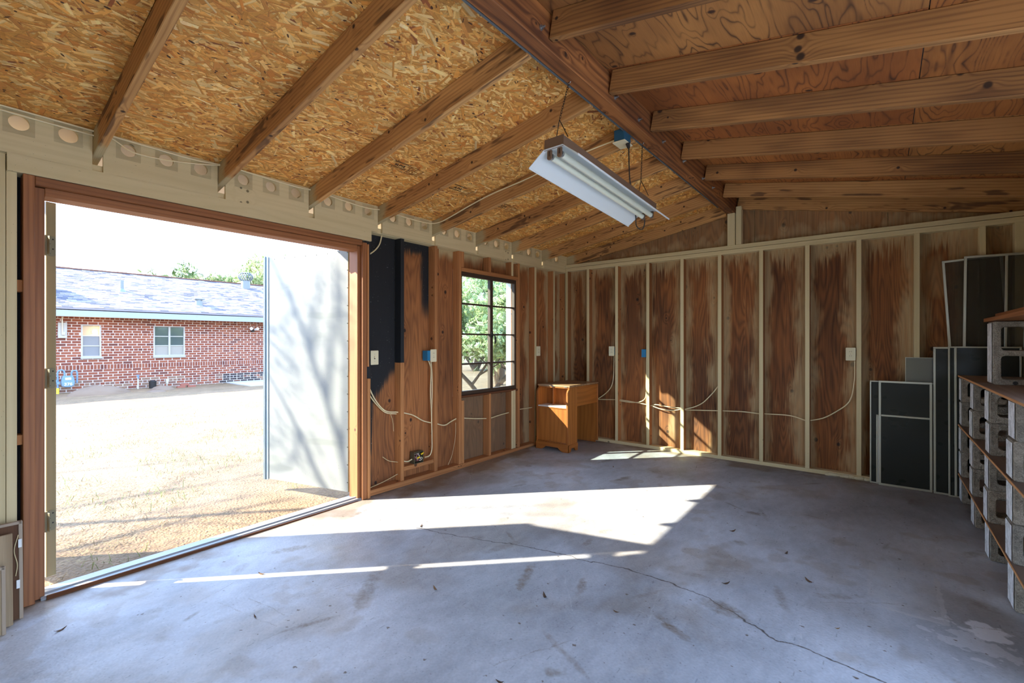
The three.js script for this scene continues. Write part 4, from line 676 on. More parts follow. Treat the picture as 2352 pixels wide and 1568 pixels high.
  part(c, 'top', cbox(-0.006, W + 0.006, 0.752, 0.772, -0.004, 0.36, { axis: 'x', ou: 1 }), topM, 'faded pale brown top'); part(c, 'top_flap', cbox(-0.006, W + 0.006, 0.752, 0.773, 0.364, z1 - 0.03, { axis: 'x', ou: 3, ov: .2 }), topM, 'faded pale folding flap');
  part(c, 'top_rail', cbox(0.002, W - 0.002, 0.736, 0.75, 0.004, z1 - 0.035, { axis: 'z' }), wd);
  for (const x of [0.19, 0.37]) part(c, 'hinge', cbox(x, x + 0.04, 0.749, 0.757, z1 - 0.031, z1 - 0.024), M.steel);
}
// ================================================================ CONCRETE BLOCK SHELF
{
  const cm = tex(512, 512, 0.4, 0.4, (u, v) => { const n = fbm(u * 30, v * 30, 4), s = vn(u * 330, v * 330); return mul3([166, 158, 143], 0.72 + 0.42 * n + 0.3 * (s - 0.5) - (s > 0.9 ? 0.25 : 0)); });
  const cb = tex(512, 512, 0.4, 0.4, (u, v) => 255 * (0.5 * vn(u * 260, v * 260) + 0.5 * fbm(u * 60, v * 60, 3)), { data: true });
  const conc = mat({ map: cm, bumpMap: cb, bumpScale: 0.006, roughness: 0.95 }); const cv = [conc, vary(conc, 0.86), vary(conc, 1.0, 0.97), vary(conc, 0.8, 1.02)];
  const wm = tex(256, 256, 0.2, 0.2, (u, v) => { const e = sstep(0.42, 0.5, fbm(u * 40, v * 40, 3)); return lerp3([206, 208, 206], [232, 234, 234], e); });
  const tint = mat({ map: wm, bumpMap: cb, bumpScale: 0.003, roughness: 0.8 });  // block ends facing the doorway: its light is put into the colour
  // block on its side: length along x, cores open along z
  function blockGeo(Lx, Hy, Dz) { const holes = [[0.031, 0.5 * Lx - 0.014], [0.5 * Lx + 0.014, Lx - 0.031]].map(([a, b]) => { const p = rrect(a, b, 0.035, Hy - 0.035, 0.022, 3).reverse(); return p; }); const g = extr(rrect(0.003, Lx - 0.003, 0.0035, Hy - 0.0035, 0.008, 2), Dz - 0.006, holes, 0.003); g.translate(0, 0, -(Dz - 0.003)); return grainUV(g, 'x', R0() * 3, R0() * 3); }
  const geos = [blockGeo(0.392, 0.193, 0.15), blockGeo(0.392, 0.193, 0.15)];
  const XB = 3.856, cols = [0.285, 0.875, 1.475, 2.13], names = ['column next to the back wall', 'second column from the back wall', 'third column from the back wall', 'fourth column from the back wall'];
  const levels = [[0.0], [0.2362, 0.4295], [0.6362, 0.8295]], shelfY = [0.2235, 0.6235, 1.0235], tier = ['under the lowest board', 'under the middle board', 'under the top board'];
  cols.push(2.75); names.push('fifth column from the back wall');
  cols.forEach((z, ci) => levels.forEach((ys, li) => ys.forEach((y, k) => {
    const yb = li === 0 ? floorY(z) + 0.001 : y; const hgt = li === 0 ? shelfY[0] - 0.0005 - yb : 0.193;
    const b = thing('concrete_block', `concrete block ${tier[li]}${ys.length > 1 ? (k ? ', upper one' : ', lower one') : ''}, ${names[ci]}`, 'concrete block', [XB + (R0() - .5) * 0.012, yb, z + (R0() - .5) * 0.012], (R0() - .5) * 0.02, 'concrete blocks of the shelf');
    const m = part(b, 'block_body', geos[(ci + li) % 2], pick(cv, ci * 3 + li * 5 + k)); m.scale.y = hgt / 0.193;
    part(b, 'lit_end', cbox(-0.0038, -0.0028, 0.01, hgt - 0.01, -0.14, -0.01, { ch: 0.0002 }), tint, 'pale end face with doorway light in its colour');
  })));
  const bt = lumberTex([152, 132, 116], [114, 97, 85], { seed: 61, rings: 10, knots: 0, blotch: 0.4 }), bm = mat({ map: bt, roughness: 0.7 }), be = mat({ color: srgb(206, 150, 98), roughness: 0.8 });
  shelfY.forEach((y, i) => {
    const s = thing('shelf_board', ['lowest', 'middle', 'top'][i] + ' brown plywood board of the concrete block shelf', 'shelf board', [XB - 0.012, y, 0.14], 0, 'boards of the block shelf');
    part(s, 'board', cbox(0.004, 0.40, 0, 0.0125, 0.0, 2.97, { axis: 'z', ou: i, ch: 0.001 }), bm); part(s, 'raw_edge', cbox(0.0, 0.004, 0, 0.0125, 0.0, 2.97, { axis: 'z', ch: 0.001 }), be, 'pale orange raw plywood edge');
  });
  const tb = thing('concrete_block', 'grey hollow concrete block standing on end on the top board', 'concrete block', [3.91, 1.0365, 1.16], 0.02);
  const gg = blockGeo(0.4, 0.20, 0.15); const rot = gg.clone(); rot.rotateZ(Math.PI / 2); rot.translate(0.2, 0, 0);
  part(tb, 'block_body', rot, conc); part(tb, 'lit_end', cbox(-0.0038, -0.0028, 0.01, 0.39, -0.14, -0.01, { ch: 0 }), tint, 'pale side face with doorway light in its colour');
  const gr = cyl([0.1, 0.0135, -0.001], [0.1, 0.0135, 0.002], 0.012, 0.012, 10); part(tb, 'groove', gr, M.dark);
  for (const [y, x0, x1, z0, z1, lab] of [[1.441, 3.90, 4.22, 0.9, 2.2, 'lower reddish plank resting on the upright concrete block'], [1.469, 3.945, 4.2, 0.98, 2.1, 'upper reddish plank lying on another plank']]) { const p = thing('wood_plank', lab, 'plank', [x0, y, z0], 0.0, 'planks on the upright block'); part(p, 'plank', cbox(0, x1 - x0, 0, 0.024, 0, z1 - z0, { axis: 'z', ou: y * 7 }), M.frame); }
}
// ================================================================ LEANING SCREENS AND GLASS
{
  const glass = mat({ color: srgb(150, 156, 150), transmission: 0.75, thickness: 0, roughness: 0.06, ior: 1.5, transparent: true });
  const dusty = tex(256, 256, 0.6, 0.6, (u, v) => { const n = fbm(u * 7, v * 4, 4); return 90 + 120 * n; }, { data: true });
  const dglass = new THREE.MeshPhysicalMaterial({ color: srgb(46, 49, 45), roughness: 0.55, roughnessMap: dusty, metalness: 0, clearcoat: 0.08, clearcoatRoughness: 0.2, specularIntensity: 0.35 });
  const mesh = new THREE.MeshStandardMaterial({ color: srgb(70, 68, 58), roughness: 0.9, transparent: true, opacity: 0.45 });
  // panel leaning back: local x width, y height, front towards +z
  function panel(label, x, z, Wd, H, tilt, fw, m, o = {}) {
    const p = thing(o.name || 'window_panel', label, o.cat || 'panel', [x, floorY(z) + (o.y || 0.001), z], o.ry || 0, o.group); const r = tilt;
    const put = (n, g, mm, l) => { g.rotateX(-r); if (o.rz) { g.rotateZ(o.rz); } return part(p, n, g, mm, l); };
    const t = o.t || 0.014;
    put('frame', merge([cbox(0, Wd, 0, fw, -t, 0, { axis: 'x' }), cbox(0, Wd, H - fw, H, -t, 0, { axis: 'x' }), cbox(0, fw, fw, H - fw, -t, 0), cbox(Wd - fw, Wd, fw, H - fw, -t, 0)]), o.fm || M.alu, 'pale aluminium frame');
    if (o.rail) put('rail', cbox(fw, Wd - fw, o.rail - 0.008, o.rail + 0.008, -t + 0.002, -0.001, { axis: 'x' }), M.alu);
    if (o.bar) put('rail', cbox(o.bar - 0.008, o.bar + 0.008, fw, H - fw, -t + 0.002, -0.001), M.alu);
    put(o.pane || 'glass', cbox(fw - 0.002, Wd - fw + 0.002, fw - 0.002, H - fw + 0.002, -t * 0.6, -t * 0.4, { ch: 0 }), m);
    if (o.tab) put('pull_tab', merge([cbox(0.05, 0.075, 0.9, 0.904, 0, 0.002), cbox(0.05, 0.075, 0.922, 0.926, 0, 0.002), cbox(0.05, 0.054, 0.904, 0.922, 0, 0.002), cbox(0.071, 0.075, 0.904, 0.922, 0, 0.002)]), M.dark);
    return p;
  }
  panel('dark glass storm panel with one cross rail, foremost of the low leaning pair', 3.335, 0.084, 0.36, 0.93, 0.03, 0.018, dglass, { rail: 0.62 });
  panel('low aluminium framed panel tucked behind the one with a cross rail', 3.272, 0.05, 0.46, 0.925, 0.02, 0.012, dglass, {});
  panel('narrow white strip panel between the two low leaning panels', 3.318, 0.06, 0.1, 0.62, 0.03, 0.01, M.white, { name: 'trim_panel', pane: 'board', t: 0.008 });
  panel('tall dusty glass panel with pale frame leaning beside the block shelf', 3.70, 0.098, 0.13, 1.235, 0.03, 0.016, dglass, { t: 0.012 });
  panel('tall dark glass panel in front of the narrow one beside the block shelf', 3.79, 0.122, 0.42, 1.24, 0.03, 0.012, dglass, { bar: 0.045 });
  panel('clear glass sheet standing behind the dark low panels', 3.52, 0.012, 0.2, 1.14, 0.004, 0.004, mat({ color: srgb(170, 174, 170), transmission: 0.7, thickness: 0, roughness: 0.1, transparent: true }), { name: 'glass_sheet', t: 0.006 });
  panel('large grey insect screen leaning askew at the back wall', 3.865, 0.036, 0.36, 1.965, 0.012, 0.018, mesh, { name: 'window_screen', cat: 'screen', pane: 'mesh', rz: 0.055 });
  panel('large insect screen with upright bar and pull tab at the back wall', 3.868, 0.062, 0.36, 1.985, 0.014, 0.018, mesh, { name: 'window_screen', cat: 'screen', pane: 'mesh', bar: 0.245, tab: true, rz: -0.012 });
}
// ================================================================ BOARDS LEANING BY THE DOOR POST
{
  const old = lumberTex([172, 150, 118], [110, 88, 62], { seed: 71, rings: 14, knots: 1, amt: 0.8, blotch: 0.5 }), oldM = mat({ map: old, roughness: 0.85 }), darkM = mat({ map: old, color: srgb(150, 118, 96), roughness: 0.8 });
  const mk = (lab, x, z, Wd, H, t, m, lean, name = 'old_board', extra) => { const p = thing(name, lab, 'board', [x, floorY(z) + 0.001, z], Math.PI / 2, 'boards leaning by the door post'); const g = cbox(0, Wd, 0, H, -t, 0, { ou: x * 5 }); g.rotateX(-lean); part(p, 'panel', g, m); if (extra) extra(p, lean, Wd, H, t); return p; };
  const rim = (p, lean, Wd, H, t) => { const g = merge([cbox(Wd - 0.012, Wd + 0.002, 0, H + 0.004, -t - 0.002, 0.006), cbox(0, Wd, H - 0.01, H + 0.004, -t - 0.002, 0.006, { axis: 'x' })]); g.rotateX(-lean); part(p, 'rim', g, mat({ color: srgb(168, 150, 128), roughness: 0.7 }), 'pale worn rim'); };
  mk('dark brown framed board with torn tape, rearmost in the leaning stack', 0.115, 5.60, 0.505, 0.46, 0.02, darkM, 0.08, 'old_board', (p, l, W2, H2, t2) => { rim(p, l, W2, H2, t2); part(p, 'torn_tape', tube([[0.492, 0.40, -0.026], [0.478, 0.33, -0.02], [0.488, 0.26, -0.014], [0.482, 0.21, -0.008]], 0.0022), straw, 'scrap of torn cream tape'); for (const q of [[0.497, 0.36, -0.02], [0.49, 0.17, -0.004]]) part(p, 'torn_tape', cbox(q[0] - 0.006, q[0] + 0.006, q[1] - 0.02, q[1] + 0.02, q[2], q[2] + 0.004), M.white); });
  mk('dusty tan board in the middle of the leaning stack', 0.165, 5.62, 0.49, 0.425, 0.018, oldM, 0.08);
  mk('short narrow tan board, foremost in the leaning stack', 0.235, 5.62, 0.46, 0.30, 0.016, oldM, 0.1, 'old_board', rim);
}
// ================================================================ LITTER ON THE FLOOR
{
  const r = rng(123), lm = [mat({ color: srgb(92, 66, 42) }), mat({ color: srgb(70, 52, 36) }), mat({ color: srgb(120, 92, 60) })];
  const spots = [[2.56, 1.95], [2.9, 2.1], [1.2, 1.0], [3.05, 2.4], [2.0, 3.4], [1.5, 3.7], [2.35, 3.3], [0.8, 3.2], [0.6, 4.2], [1.0, 4.4], [2.7, 2.7], [3.2, 2.8], [0.4, 5.0], [2.2, 4.0]];
  spots.forEach(([x, z], i) => { const L = 0.012 + r() * 0.022, s = new THREE.Shape(); s.moveTo(-L, 0); s.quadraticCurveTo(-L * .2, L * .5, L, 0); s.quadraticCurveTo(0, -L * .45, -L, 0); const g = new THREE.ExtrudeGeometry(s, { depth: 0.0012, bevelEnabled: false, curveSegments: 5 }); g.rotateX(-Math.PI / 2); const p = g.attributes.position; for (let k = 0; k < p.count; k++) p.setY(k, p.getY(k) + 1.6 * p.getX(k) ** 2 / L * 0.25 + 0.0008); g.computeVertexNormals(); const o = new THREE.Mesh(g, lm[i % 3]); o.name = numbered('dry_leaf'); o.position.set(x, floorY(z), z); o.rotation.y = r() * 6; o.castShadow = o.receiveShadow = true; scene.add(o); tag(o, 'small dry brown leaf scrap lying on the concrete floor', 'leaf', 'leaf scraps on the floor'); });
}
// ================================================================ YARD
const groundY = (x, z) => { const t = clamp((-x - 0.3) / 12); return -0.075 - 0.06 * t + 0.05 * (fbm(x * 0.35 + 40, z * 0.35 + 40, 3) - 0.5) * sstep(0.3, 1.6, -x) + 0.022 * (fbm(x * 2.2 + 9, z * 2.2, 3) - 0.5) * sstep(0.2, 0.6, -x) * sstep(-40, -10, x); };
{
  const gmap = tex(1280, 1280, 5, 5, (u, v) => {
    const wu = u + 0.1 * fbm(u * 3, v * 3, 2), wv = v + 0.1 * fbm(u * 3 + 5, v * 3, 2);
    const a = fbm(wu * 1.3, wv * 1.3, 4), b = fbm(wu * 7, wv * 7, 4), s1 = vn(u * 36 + 6 * b, v * 160), s2 = vn(u * 150, v * 34 + 6 * a), g = vn(u * 300, v * 300);
    const str = sstep(0.62, 0.86, Math.max(s1, s2)), thatch = sstep(0.42, 0.62, fbm(wu * 2.3 + 8, wv * 2.3, 4));
    let c = lerp3([126, 100, 72], [150, 123, 92], a); c = mul3(c, 0.8 + 0.3 * b + 0.16 * (g - 0.5));
    c = lerp3(c, lerp3([164, 142, 98], [118, 96, 62], vn(u * 60, v * 60)), str * (0.35 + 0.6 * thatch));
    c = lerp3(c, [92, 72, 48], 0.55 * thatch * sstep(0.55, 0.8, vn(u * 90 + 3, v * 70)));
    if (g > 0.94) c = mul3(c, 0.62);
    return c;
  }, { wrap: THREE.MirroredRepeatWrapping });
  const gb = tex(768, 768, 5, 5, (u, v) => 255 * (0.4 * vn(u * 60, v * 160) + 0.35 * fbm(u * 12, v * 12, 4) + 0.25 * vn(u * 200, v * 200)), { data: true });
  const xs = [], zs = []; for (let x = -0.135; x > -14; x -= 0.12 + (-x) * 0.012) xs.push(x); for (const x of [-14.2, -16, -20, -30, -50, -90]) xs.push(x);
  for (let z = -60; z < -14; z += 6) zs.push(z); for (let z = -14; z < 14; z += 0.22) zs.push(z); for (let z = 14; z <= 60; z += 6) zs.push(z);
  const nx = xs.length, nz = zs.length, pos = [], uv = [], idx = [];
  for (const z of zs) for (const x of xs) { pos.push(x, groundY(x, z), z); uv.push(x, z); }
  for (let j = 0; j + 1 < nz; j++) for (let i = 0; i + 1 < nx; i++) { const a = j * nx + i; idx.push(a, a + 1, a + nx, a + 1, a + nx + 1, a + nx); }
  const g = new THREE.BufferGeometry(); g.setAttribute('position', new THREE.Float32BufferAttribute(pos, 3)); g.setAttribute('uv', new THREE.Float32BufferAttribute(uv, 2)); g.setIndex(idx); g.computeVertexNormals();
  if (g.attributes.normal.getY(5) < 0) { for (let i = 0; i < idx.length; i += 3) { const t = idx[i]; idx[i] = idx[i + 1]; idx[i + 1] = t; } g.setIndex(idx); g.computeVertexNormals(); }
  const o = new THREE.Mesh(g, mat({ map: gmap, bumpMap: gb, bumpScale: 0.02, roughness: 0.95 })); o.name = 'ground'; o.receiveShadow = o.castShadow = true; scene.add(o);
  tag(o, 'sandy yard with dry straw between the garage and the house', 'ground', null, 'structure');
  // the ground on the far sides of the garage
  const g2 = new THREE.BufferGeometry(); const P = []; const q = (x0, x1, z0, z1) => P.push(x0, -0.12, z0, x0, -0.12, z1, x1, -0.12, z1, x0, -0.12, z0, x1, -0.12, z1, x1, -0.12, z0);
  q(14.4, 90, -60, 60); q(4.38, 14.4, -60, -4); q(4.38, 14.4, 18, 60); q(-0.135, 4.38, 18, 60); q(-0.135, 4.38, -60, -0.14);
  g2.setAttribute('position', new THREE.Float32BufferAttribute(P, 3)); g2.setAttribute('uv', new THREE.Float32BufferAttribute(new Float32Array(P.length / 3 * 2).map((_, i) => P[Math.floor(i / 2) * 3 + (i % 2) * 2]), 2)); g2.computeVertexNormals();
  const o2 = new THREE.Mesh(g2, o.material); o2.name = 'ground_001'; o2.receiveShadow = true; scene.add(o2); tag(o2, 'sandy ground on the other sides of the garage', 'ground', null, 'structure');
  const ad = tex(256, 256, 2, 2, (u, v) => { const n = vn(u * 110, v * 110); return mul3([196, 192, 184], 0.86 + 0.2 * n); });
  const dv = thing('added_driveway', 'added pale concrete apron bouncing light through the added side doorway', 'added_driveway', [0, 0, 0], 0, null, 'structure');  // pale slabs added outside the side opening to bounce light in
  part(dv, 'slab', cbox(4.37, 14.4, -0.25, -0.07, -4, 18, { ch: 0.005, axis: 'x' }), mat({ map: ad, roughness: 0.95 })); part(dv, 'slab', cbox(-0.13, 4.368, -0.25, -0.07, 6.37, 18, { ch: 0.005, axis: 'x' }), mat({ map: ad, roughness: 0.95 }));
  // dry grass blades
  const bl = new THREE.BufferGeometry(); bl.setAttribute('position', new THREE.Float32BufferAttribute([-0.0016, 0, 0, 0.0016, 0, 0, 0.0012, 0.03, 0.012, -0.0016, 0, 0, 0.0012, 0.03, 0.012, -0.0012, 0.03, 0.012, -0.0012, 0.03, 0.012, 0.0012, 0.03, 0.012, 0, 0.05, 0.04], 3)); bl.setAttribute('uv', new THREE.Float32BufferAttribute(new Float32Array(18), 2)); bl.computeVertexNormals();
  const r = rng(5), mk = (name, n, label, cols, fn) => { const im = new THREE.InstancedMesh(bl, mat({ color: 0xffffff, roughness: 0.9, side: THREE.DoubleSide }), n); const m4 = new THREE.Matrix4(), q4 = new THREE.Quaternion(), e = new THREE.Euler(), c = new THREE.Color(); for (let i = 0; i < n; i++) { const [x, z, s, lay] = fn(); e.set(lay * (0.6 + r()), r() * 6.283, 0, 'YXZ'); q4.setFromEuler(e); m4.compose(new THREE.Vector3(x, groundY(x, z) - 0.002, z), q4, new THREE.Vector3(s, s * (0.6 + r()), s)); im.setMatrixAt(i, m4); const k = cols[(r() * cols.length) | 0], v = 0.8 + r() * 0.3; im.setColorAt(i, c.setRGB(k[0] / 255 * v, k[1] / 255 * v, k[2] / 255 * v, THREE.SRGBColorSpace)); } im.name = name; im.castShadow = im.receiveShadow = true; scene.add(im); tag(im, label, 'grass', null, 'stuff'); };
  mk('dry_grass', 90000, 'dry straw scattered over the sandy yard', [[166, 142, 98], [140, 118, 76], [178, 158, 116], [112, 90, 58], [94, 76, 48]], () => { let x, z, t = 0; do { x = -0.22 - Math.pow(r(), 1.4) * 9; z = -1.5 + r() * 8; } while (fbm(x * 0.9 + 3, z * 0.9 + 1, 3) < 0.40 + 0.12 * r() && t++ < 6); return [x, z, 0.5 + r() * 0.8, 1.15]; });
  mk('green_grass', 2600, 'sparse green blades sprouting in the sandy yard', [[126, 142, 70], [150, 160, 90], [104, 124, 60]], () => { let x, z, t = 0; do { x = -0.25 - r() * 6; z = 2 + r() * 4.5; } while (fbm(x * 1.7 + 13, z * 1.7 + 7, 3) < 0.56 && t++ < 20); return [x, z, 0.7 + r() * 0.7, 0.35]; });
}
// ================================================================ BRICK HOUSE
{
  const HX = -14.6, Z0 = -5.2, Z1 = 6.4, YB = -0.2, YT = 2.02;
  const h = thing('house', 'single storey brick house with pale grey shingle roof', 'house', [0, 0, 0], 0);
  const wins = [[2.225, 2.652, 0.862, 1.797], [0.132, 0.962, 0.851, 1.804], [-3.35, -2.42, -0.2, 1.83]];
  const inWin = (z, y) => wins.some(([a, b, c, d]) => z > a && z < b && y > c && y < d);
  const mortar = mat({ color: srgb(206, 198, 190), roughness: 0.95 });
  // wall in strips round the openings
  const strips = []; const ze = [Z0, -3.35, -2.42, 0.132, 0.962, 2.225, 2.652, Z1];
  for (let i = 0; i + 1 < ze.length; i++) { const a = ze[i], b = ze[i + 1], w = wins.find(q => Math.abs(q[0] - a) < 1e-6); if (!w) strips.push(cbox(HX - 0.15, HX, YB - 0.3, YT + 0.1, a, b, { ch: 0 })); else { if (w[2] > YB) strips.push(cbox(HX - 0.15, HX, YB - 0.3, w[2], a, b, { ch: 0 })); strips.push(cbox(HX - 0.15, HX, w[3], YT + 0.1, a, b, { ch: 0 })); } }
  const wall = part(h, 'brick_wall', merge(strips), mortar, 'red brick wall with white mortar');
  const bn = tex(128, 128, 0.3, 0.3, (u, v) => 200 + 55 * fbm(u * 60, v * 60, 3));
  const cols = [[152, 86, 60], [140, 76, 54], [160, 94, 66], [128, 68, 50], [146, 84, 62], [114, 64, 50]], bm = cols.map(c => mat({ color: srgb(...c), map: bn, roughness: 0.9 })), mud = [[150, 116, 92], [136, 98, 80]].map(c => mat({ color: srgb(...c), map: bn, roughness: 0.95 })), soot = mat({ color: srgb(70, 58, 54), map: bn });
  const P = 0.0775, BL = 0.215, list = [], r = rng(41);
  const geoS = cbox(HX - 0.01, HX + 0.006, -0.0315, 0.0315, -BL / 2 + 0.006, BL / 2 - 0.006, { ch: 0, axis: 'z' }), geoV = cbox(HX - 0.01, HX + 0.006, -0.065, 0.065, -0.03, 0.03, { ch: 0 }), geoH = cbox(HX - 0.01, HX + 0.006, -0.0315, 0.0315, -0.048, 0.048, { ch: 0 });
  const rowsY = []; for (let y = -0.16; y < 0.47; y += P) rowsY.push([y, 'n']); rowsY.push([0.565, 'v']); for (let y = 0.672; y < 2.0; y += P) rowsY.push([y, 'n']);
  rowsY.forEach(([y, k], ri) => {
    if (k === 'v') { for (let z = Z0 + 0.05; z < Z1; z += 0.075) if (!inWin(z, y)) list.push([geoV, y, z]); return; }
    const header = ri % 6 === 3; const st = header ? 0.112 : BL + 0.012;
    for (let z = Z0 + (ri % 2 ? 0.11 : 0); z < Z1; z += st) { const half = header ? 0.05 : BL / 2; let lo = z - half, hi = z + half; for (const [wa, wb, wc, wd] of wins) if (y > wc - 0.03 && y < wd + 0.03 && hi > wa - 0.008 && lo < wb + 0.008) { if (z < (wa + wb) / 2) hi = Math.min(hi, wa - 0.008); else lo = Math.max(lo, wb + 0.008); } if (hi - lo < 0.03) continue; const it = [header ? geoH : geoS, y, (lo + hi) / 2]; it.s = (hi - lo) / (2 * half); list.push(it); }
  });
  list.forEach(b => { b.d = Math.hypot(b[2] - 3.2, 0); b.vis = b[2] > -2.4 && b[2] < 3.3; });
  const singles = list.filter(b => b.vis).sort((a, b) => b[2] - a[2]).slice(0, 300), set = new Set(singles);
  const matOf = b => { const dirt = sstep(0.26, 0.0, b[1] + 0.25 * (fbm(b[2] * 1.4, 3, 2) - 0.5)); if (b[2] < -1 && b[1] < 0.18 && r() < 0.75) return soot; if (r() < dirt * 0.8) return mud[(r() * 2) | 0]; return bm[(r() * r() * 1.3 * 6) | 0] || bm[0]; };
  const rest = new Map();
  for (const b of list) { const m = matOf(b); if (set.has(b)) { const o = part(wall, 'brick', b[0], m); o.position.set((r() - .5) * 0.003, b[1], b[2]); if (b.s) o.scale.z = b.s; } else { if (!rest.has(m)) rest.set(m, []); rest.get(m).push(b[0].clone().scale(1, 1, b.s || 1).translate(0, b[1], b[2])); } }
  for (const [m, gs] of rest) part(wall, 'bricks', merge(gs), m).userData.kind = 'stuff';
  part(h, 'gable_wall', merge([cbox(HX - 8.2, HX - 0.151, YB - .3, 2.1, Z0, Z0 + 0.15, { ch: 0 }), cbox(HX - 8.2, HX - 0.151, YB - .3, 2.1, Z1 - 0.15, Z1, { ch: 0 }), cbox(HX - 8.35, HX - 8.2, YB - .3, 2.1, Z0, Z1, { ch: 0 })]), bm[0]);
  part(h, 'room_floor', cbox(HX - 8.2, HX - 0.15, YB - 0.2, YB - 0.1, Z0 + .15, Z1 - .15, { ch: 0 }), mat({ color: srgb(150, 140, 128) }));
  // windows
  const wf = mat({ color: srgb(176, 176, 170), roughness: 0.5 });
  const dk = mat({ color: srgb(92, 104, 104), roughness: 0.06, metalness: 0.35 }), cl = mat({ color: srgb(120, 124, 128), roughness: 0.25 });
  [[wins[0], 1, 3, cl], [wins[1], 2, 3, dk]].forEach(([[a, b, c, d], nz, ny, gm], wi) => {
    const w = part(h, 'window', merge([cbox(HX - 0.06, HX + 0.012, c, c + 0.03, a, b), cbox(HX - 0.06, HX + 0.012, d - 0.03, d, a, b), cbox(HX - 0.06, HX + 0.012, c + .03, d - .03, a, a + 0.03), cbox(HX - 0.06, HX + 0.012, c + .03, d - .03, b - 0.03, b), ...(nz > 1 ? [cbox(HX - 0.06, HX + 0.01, c + .03, d - .03, (a + b) / 2 - 0.025, (a + b) / 2 + 0.025)] : [])]), wf, 'white framed house window');
    for (let i = 0; i < nz; i++) for (let j = 0; j < ny; j++) { const z0 = a + 0.03 + (b - a - 0.06) / nz * i, z1 = a + 0.03 + (b - a - 0.06) / nz * (i + 1), y0 = c + 0.03 + (d - c - 0.06) / ny * j, y1 = c + 0.03 + (d - c - 0.06) / ny * (j + 1); part(w, 'pane', cbox(HX - 0.035, HX - 0.03, y0, y1 - 0.012, z0, z1, { ch: 0 }), wi === 1 && j === 0 ? mat({ color: srgb(150, 146, 136), roughness: 0.3 }) : wi === 0 && j === 2 ? mat({ color: srgb(176, 160, 130), roughness: 0.25 }) : gm); if (j < ny - 1) part(w, 'rail', cbox(HX - 0.04, HX - 0.012, y1 - 0.016, y1 + 0.012, z0, z1, { axis: 'z' }), wf); }
    part(w, 'window_sill', cbox(HX - 0.06, HX + 0.05, c - 0.05, c - 0.004, a - 0.02, b + 0.02, { axis: 'z' }), mat({ color: srgb(170, 170, 172) }));
    if (wi === 0) part(w, 'window_lamp', cbox(HX - 0.029, HX - 0.02, d - 0.25, d - 0.18, a + 0.06, a + 0.2), new THREE.MeshStandardMaterial({ color: srgb(255, 214, 140), emissive: srgb(255, 196, 96), emissiveIntensity: 1.6 }), 'warm lit lamp behind the glass');
    if (wi === 0) { const pl = new THREE.PointLight(new THREE.Color().setRGB(1, 0.62, 0.26), 0.25); pl.position.set(HX - 0.005, d - 0.215, a + 0.13); pl.castShadow = true; scene.add(pl); }
  });
  const dr = part(h, 'door', merge([cbox(HX - 0.08, HX + 0.012, -0.2, 1.83, -2.47, -2.42), cbox(HX - 0.08, HX + 0.012, 1.77, 1.83, -3.35, -2.47), cbox(HX - 0.06, HX - 0.02, -0.2, 1.77, -2.57, -2.471), cbox(HX - 0.06, HX - 0.02, -0.2, 1.77, -3.35, -3.24)]), wf, 'white framed glazed house door');
  for (let j = 0; j < 6; j++) { part(dr, 'pane', cbox(HX - 0.05, HX - 0.04, -0.1 + j * 0.31, 0.18 + j * 0.31, -3.24, -2.571, { ch: 0 }), dk); part(dr, 'rail', cbox(HX - 0.06, HX - 0.02, 0.18 + j * 0.31, 0.21 + j * 0.31, -3.24, -2.571), wf); }
  // eaves and roof
  const EX = -14.08, RX = -18.6, RY = 3.78, EY = 2.2, sl = Math.atan2(RY - EY, EX - RX), len = Math.hypot(RY - EY, EX - RX);
  part(h, 'fascia', cbox(EX - 0.03, EX, 2.0, 2.175, Z0 - 0.3, Z1 + 0.3, { axis: 'z' }), mat({ color: srgb(146, 154, 160), roughness: 0.6 }), 'pale grey fascia board');
  part(h, 'soffit', cbox(HX, EX - 0.03, 2.01, 2.03, Z0 - 0.3, Z1 + 0.3, { ch: 0 }), mat({ color: srgb(206, 180, 150) }));
  const roofM = mat({ color: srgb(150, 150, 160), roughness: 0.95 });
  const rf = part(h, 'roof', (() => { const g = cbox(0, len, -0.05, 0.0, Z0 - 0.3, Z1 + 0.3, { ch: 0 }); return g; })(), roofM, 'pale lavender grey shingle roof'); rf.position.set(EX, EY, 0); rf.rotation.z = Math.PI - sl;
  // with that turn local +y points down, so shingles lie on local -y
  const sg = srgb, shm = [[124, 118, 116], [112, 106, 106], [96, 93, 98], [136, 130, 126], [118, 108, 104], [76, 75, 84]].map(c => mat({ color: sg(...c), roughness: 0.95 }));
  const exp = 0.112, sh = cbox(-0.004, exp + 0.03, -0.058, -0.051, -0.108, 0.108, { ch: 0, axis: 'z' }), all = [];
  for (let i = 0; i * exp < len - 0.05; i++) for (let z = Z0 - 0.15 + ((i * 0.37) % 1) * 0.22; z < Z1 + 0.2; z += 0.22) all.push([i * exp, z, r()]);
  const vis = all.filter(a => a[1] < 3.4).sort((a, b) => (b[1] - b[0] * 0.5) - (a[1] - a[0] * 0.5)).slice(0, 300), vs = new Set(vis), rs = new Map();
  for (const a of all) { const m = shm[(fbm(a[1] * 3 + 3, a[0] * 5, 2) * 5 + r() * 3.2) % 6 | 0]; const g = sh; if (vs.has(a)) { const o = part(rf, 'shingle', g, m); o.position.set(a[0], -a[2] * 0.006, a[1]); o.rotation.z = 0.03; } else { if (!rs.has(m)) rs.set(m, []); rs.get(m).push(g.clone().rotateZ(0.03).translate(a[0], -a[2] * 0.006, a[1])); } }
  for (const [m, gs] of rs) part(rf, 'shingles', merge(gs), m).userData.kind = 'stuff';
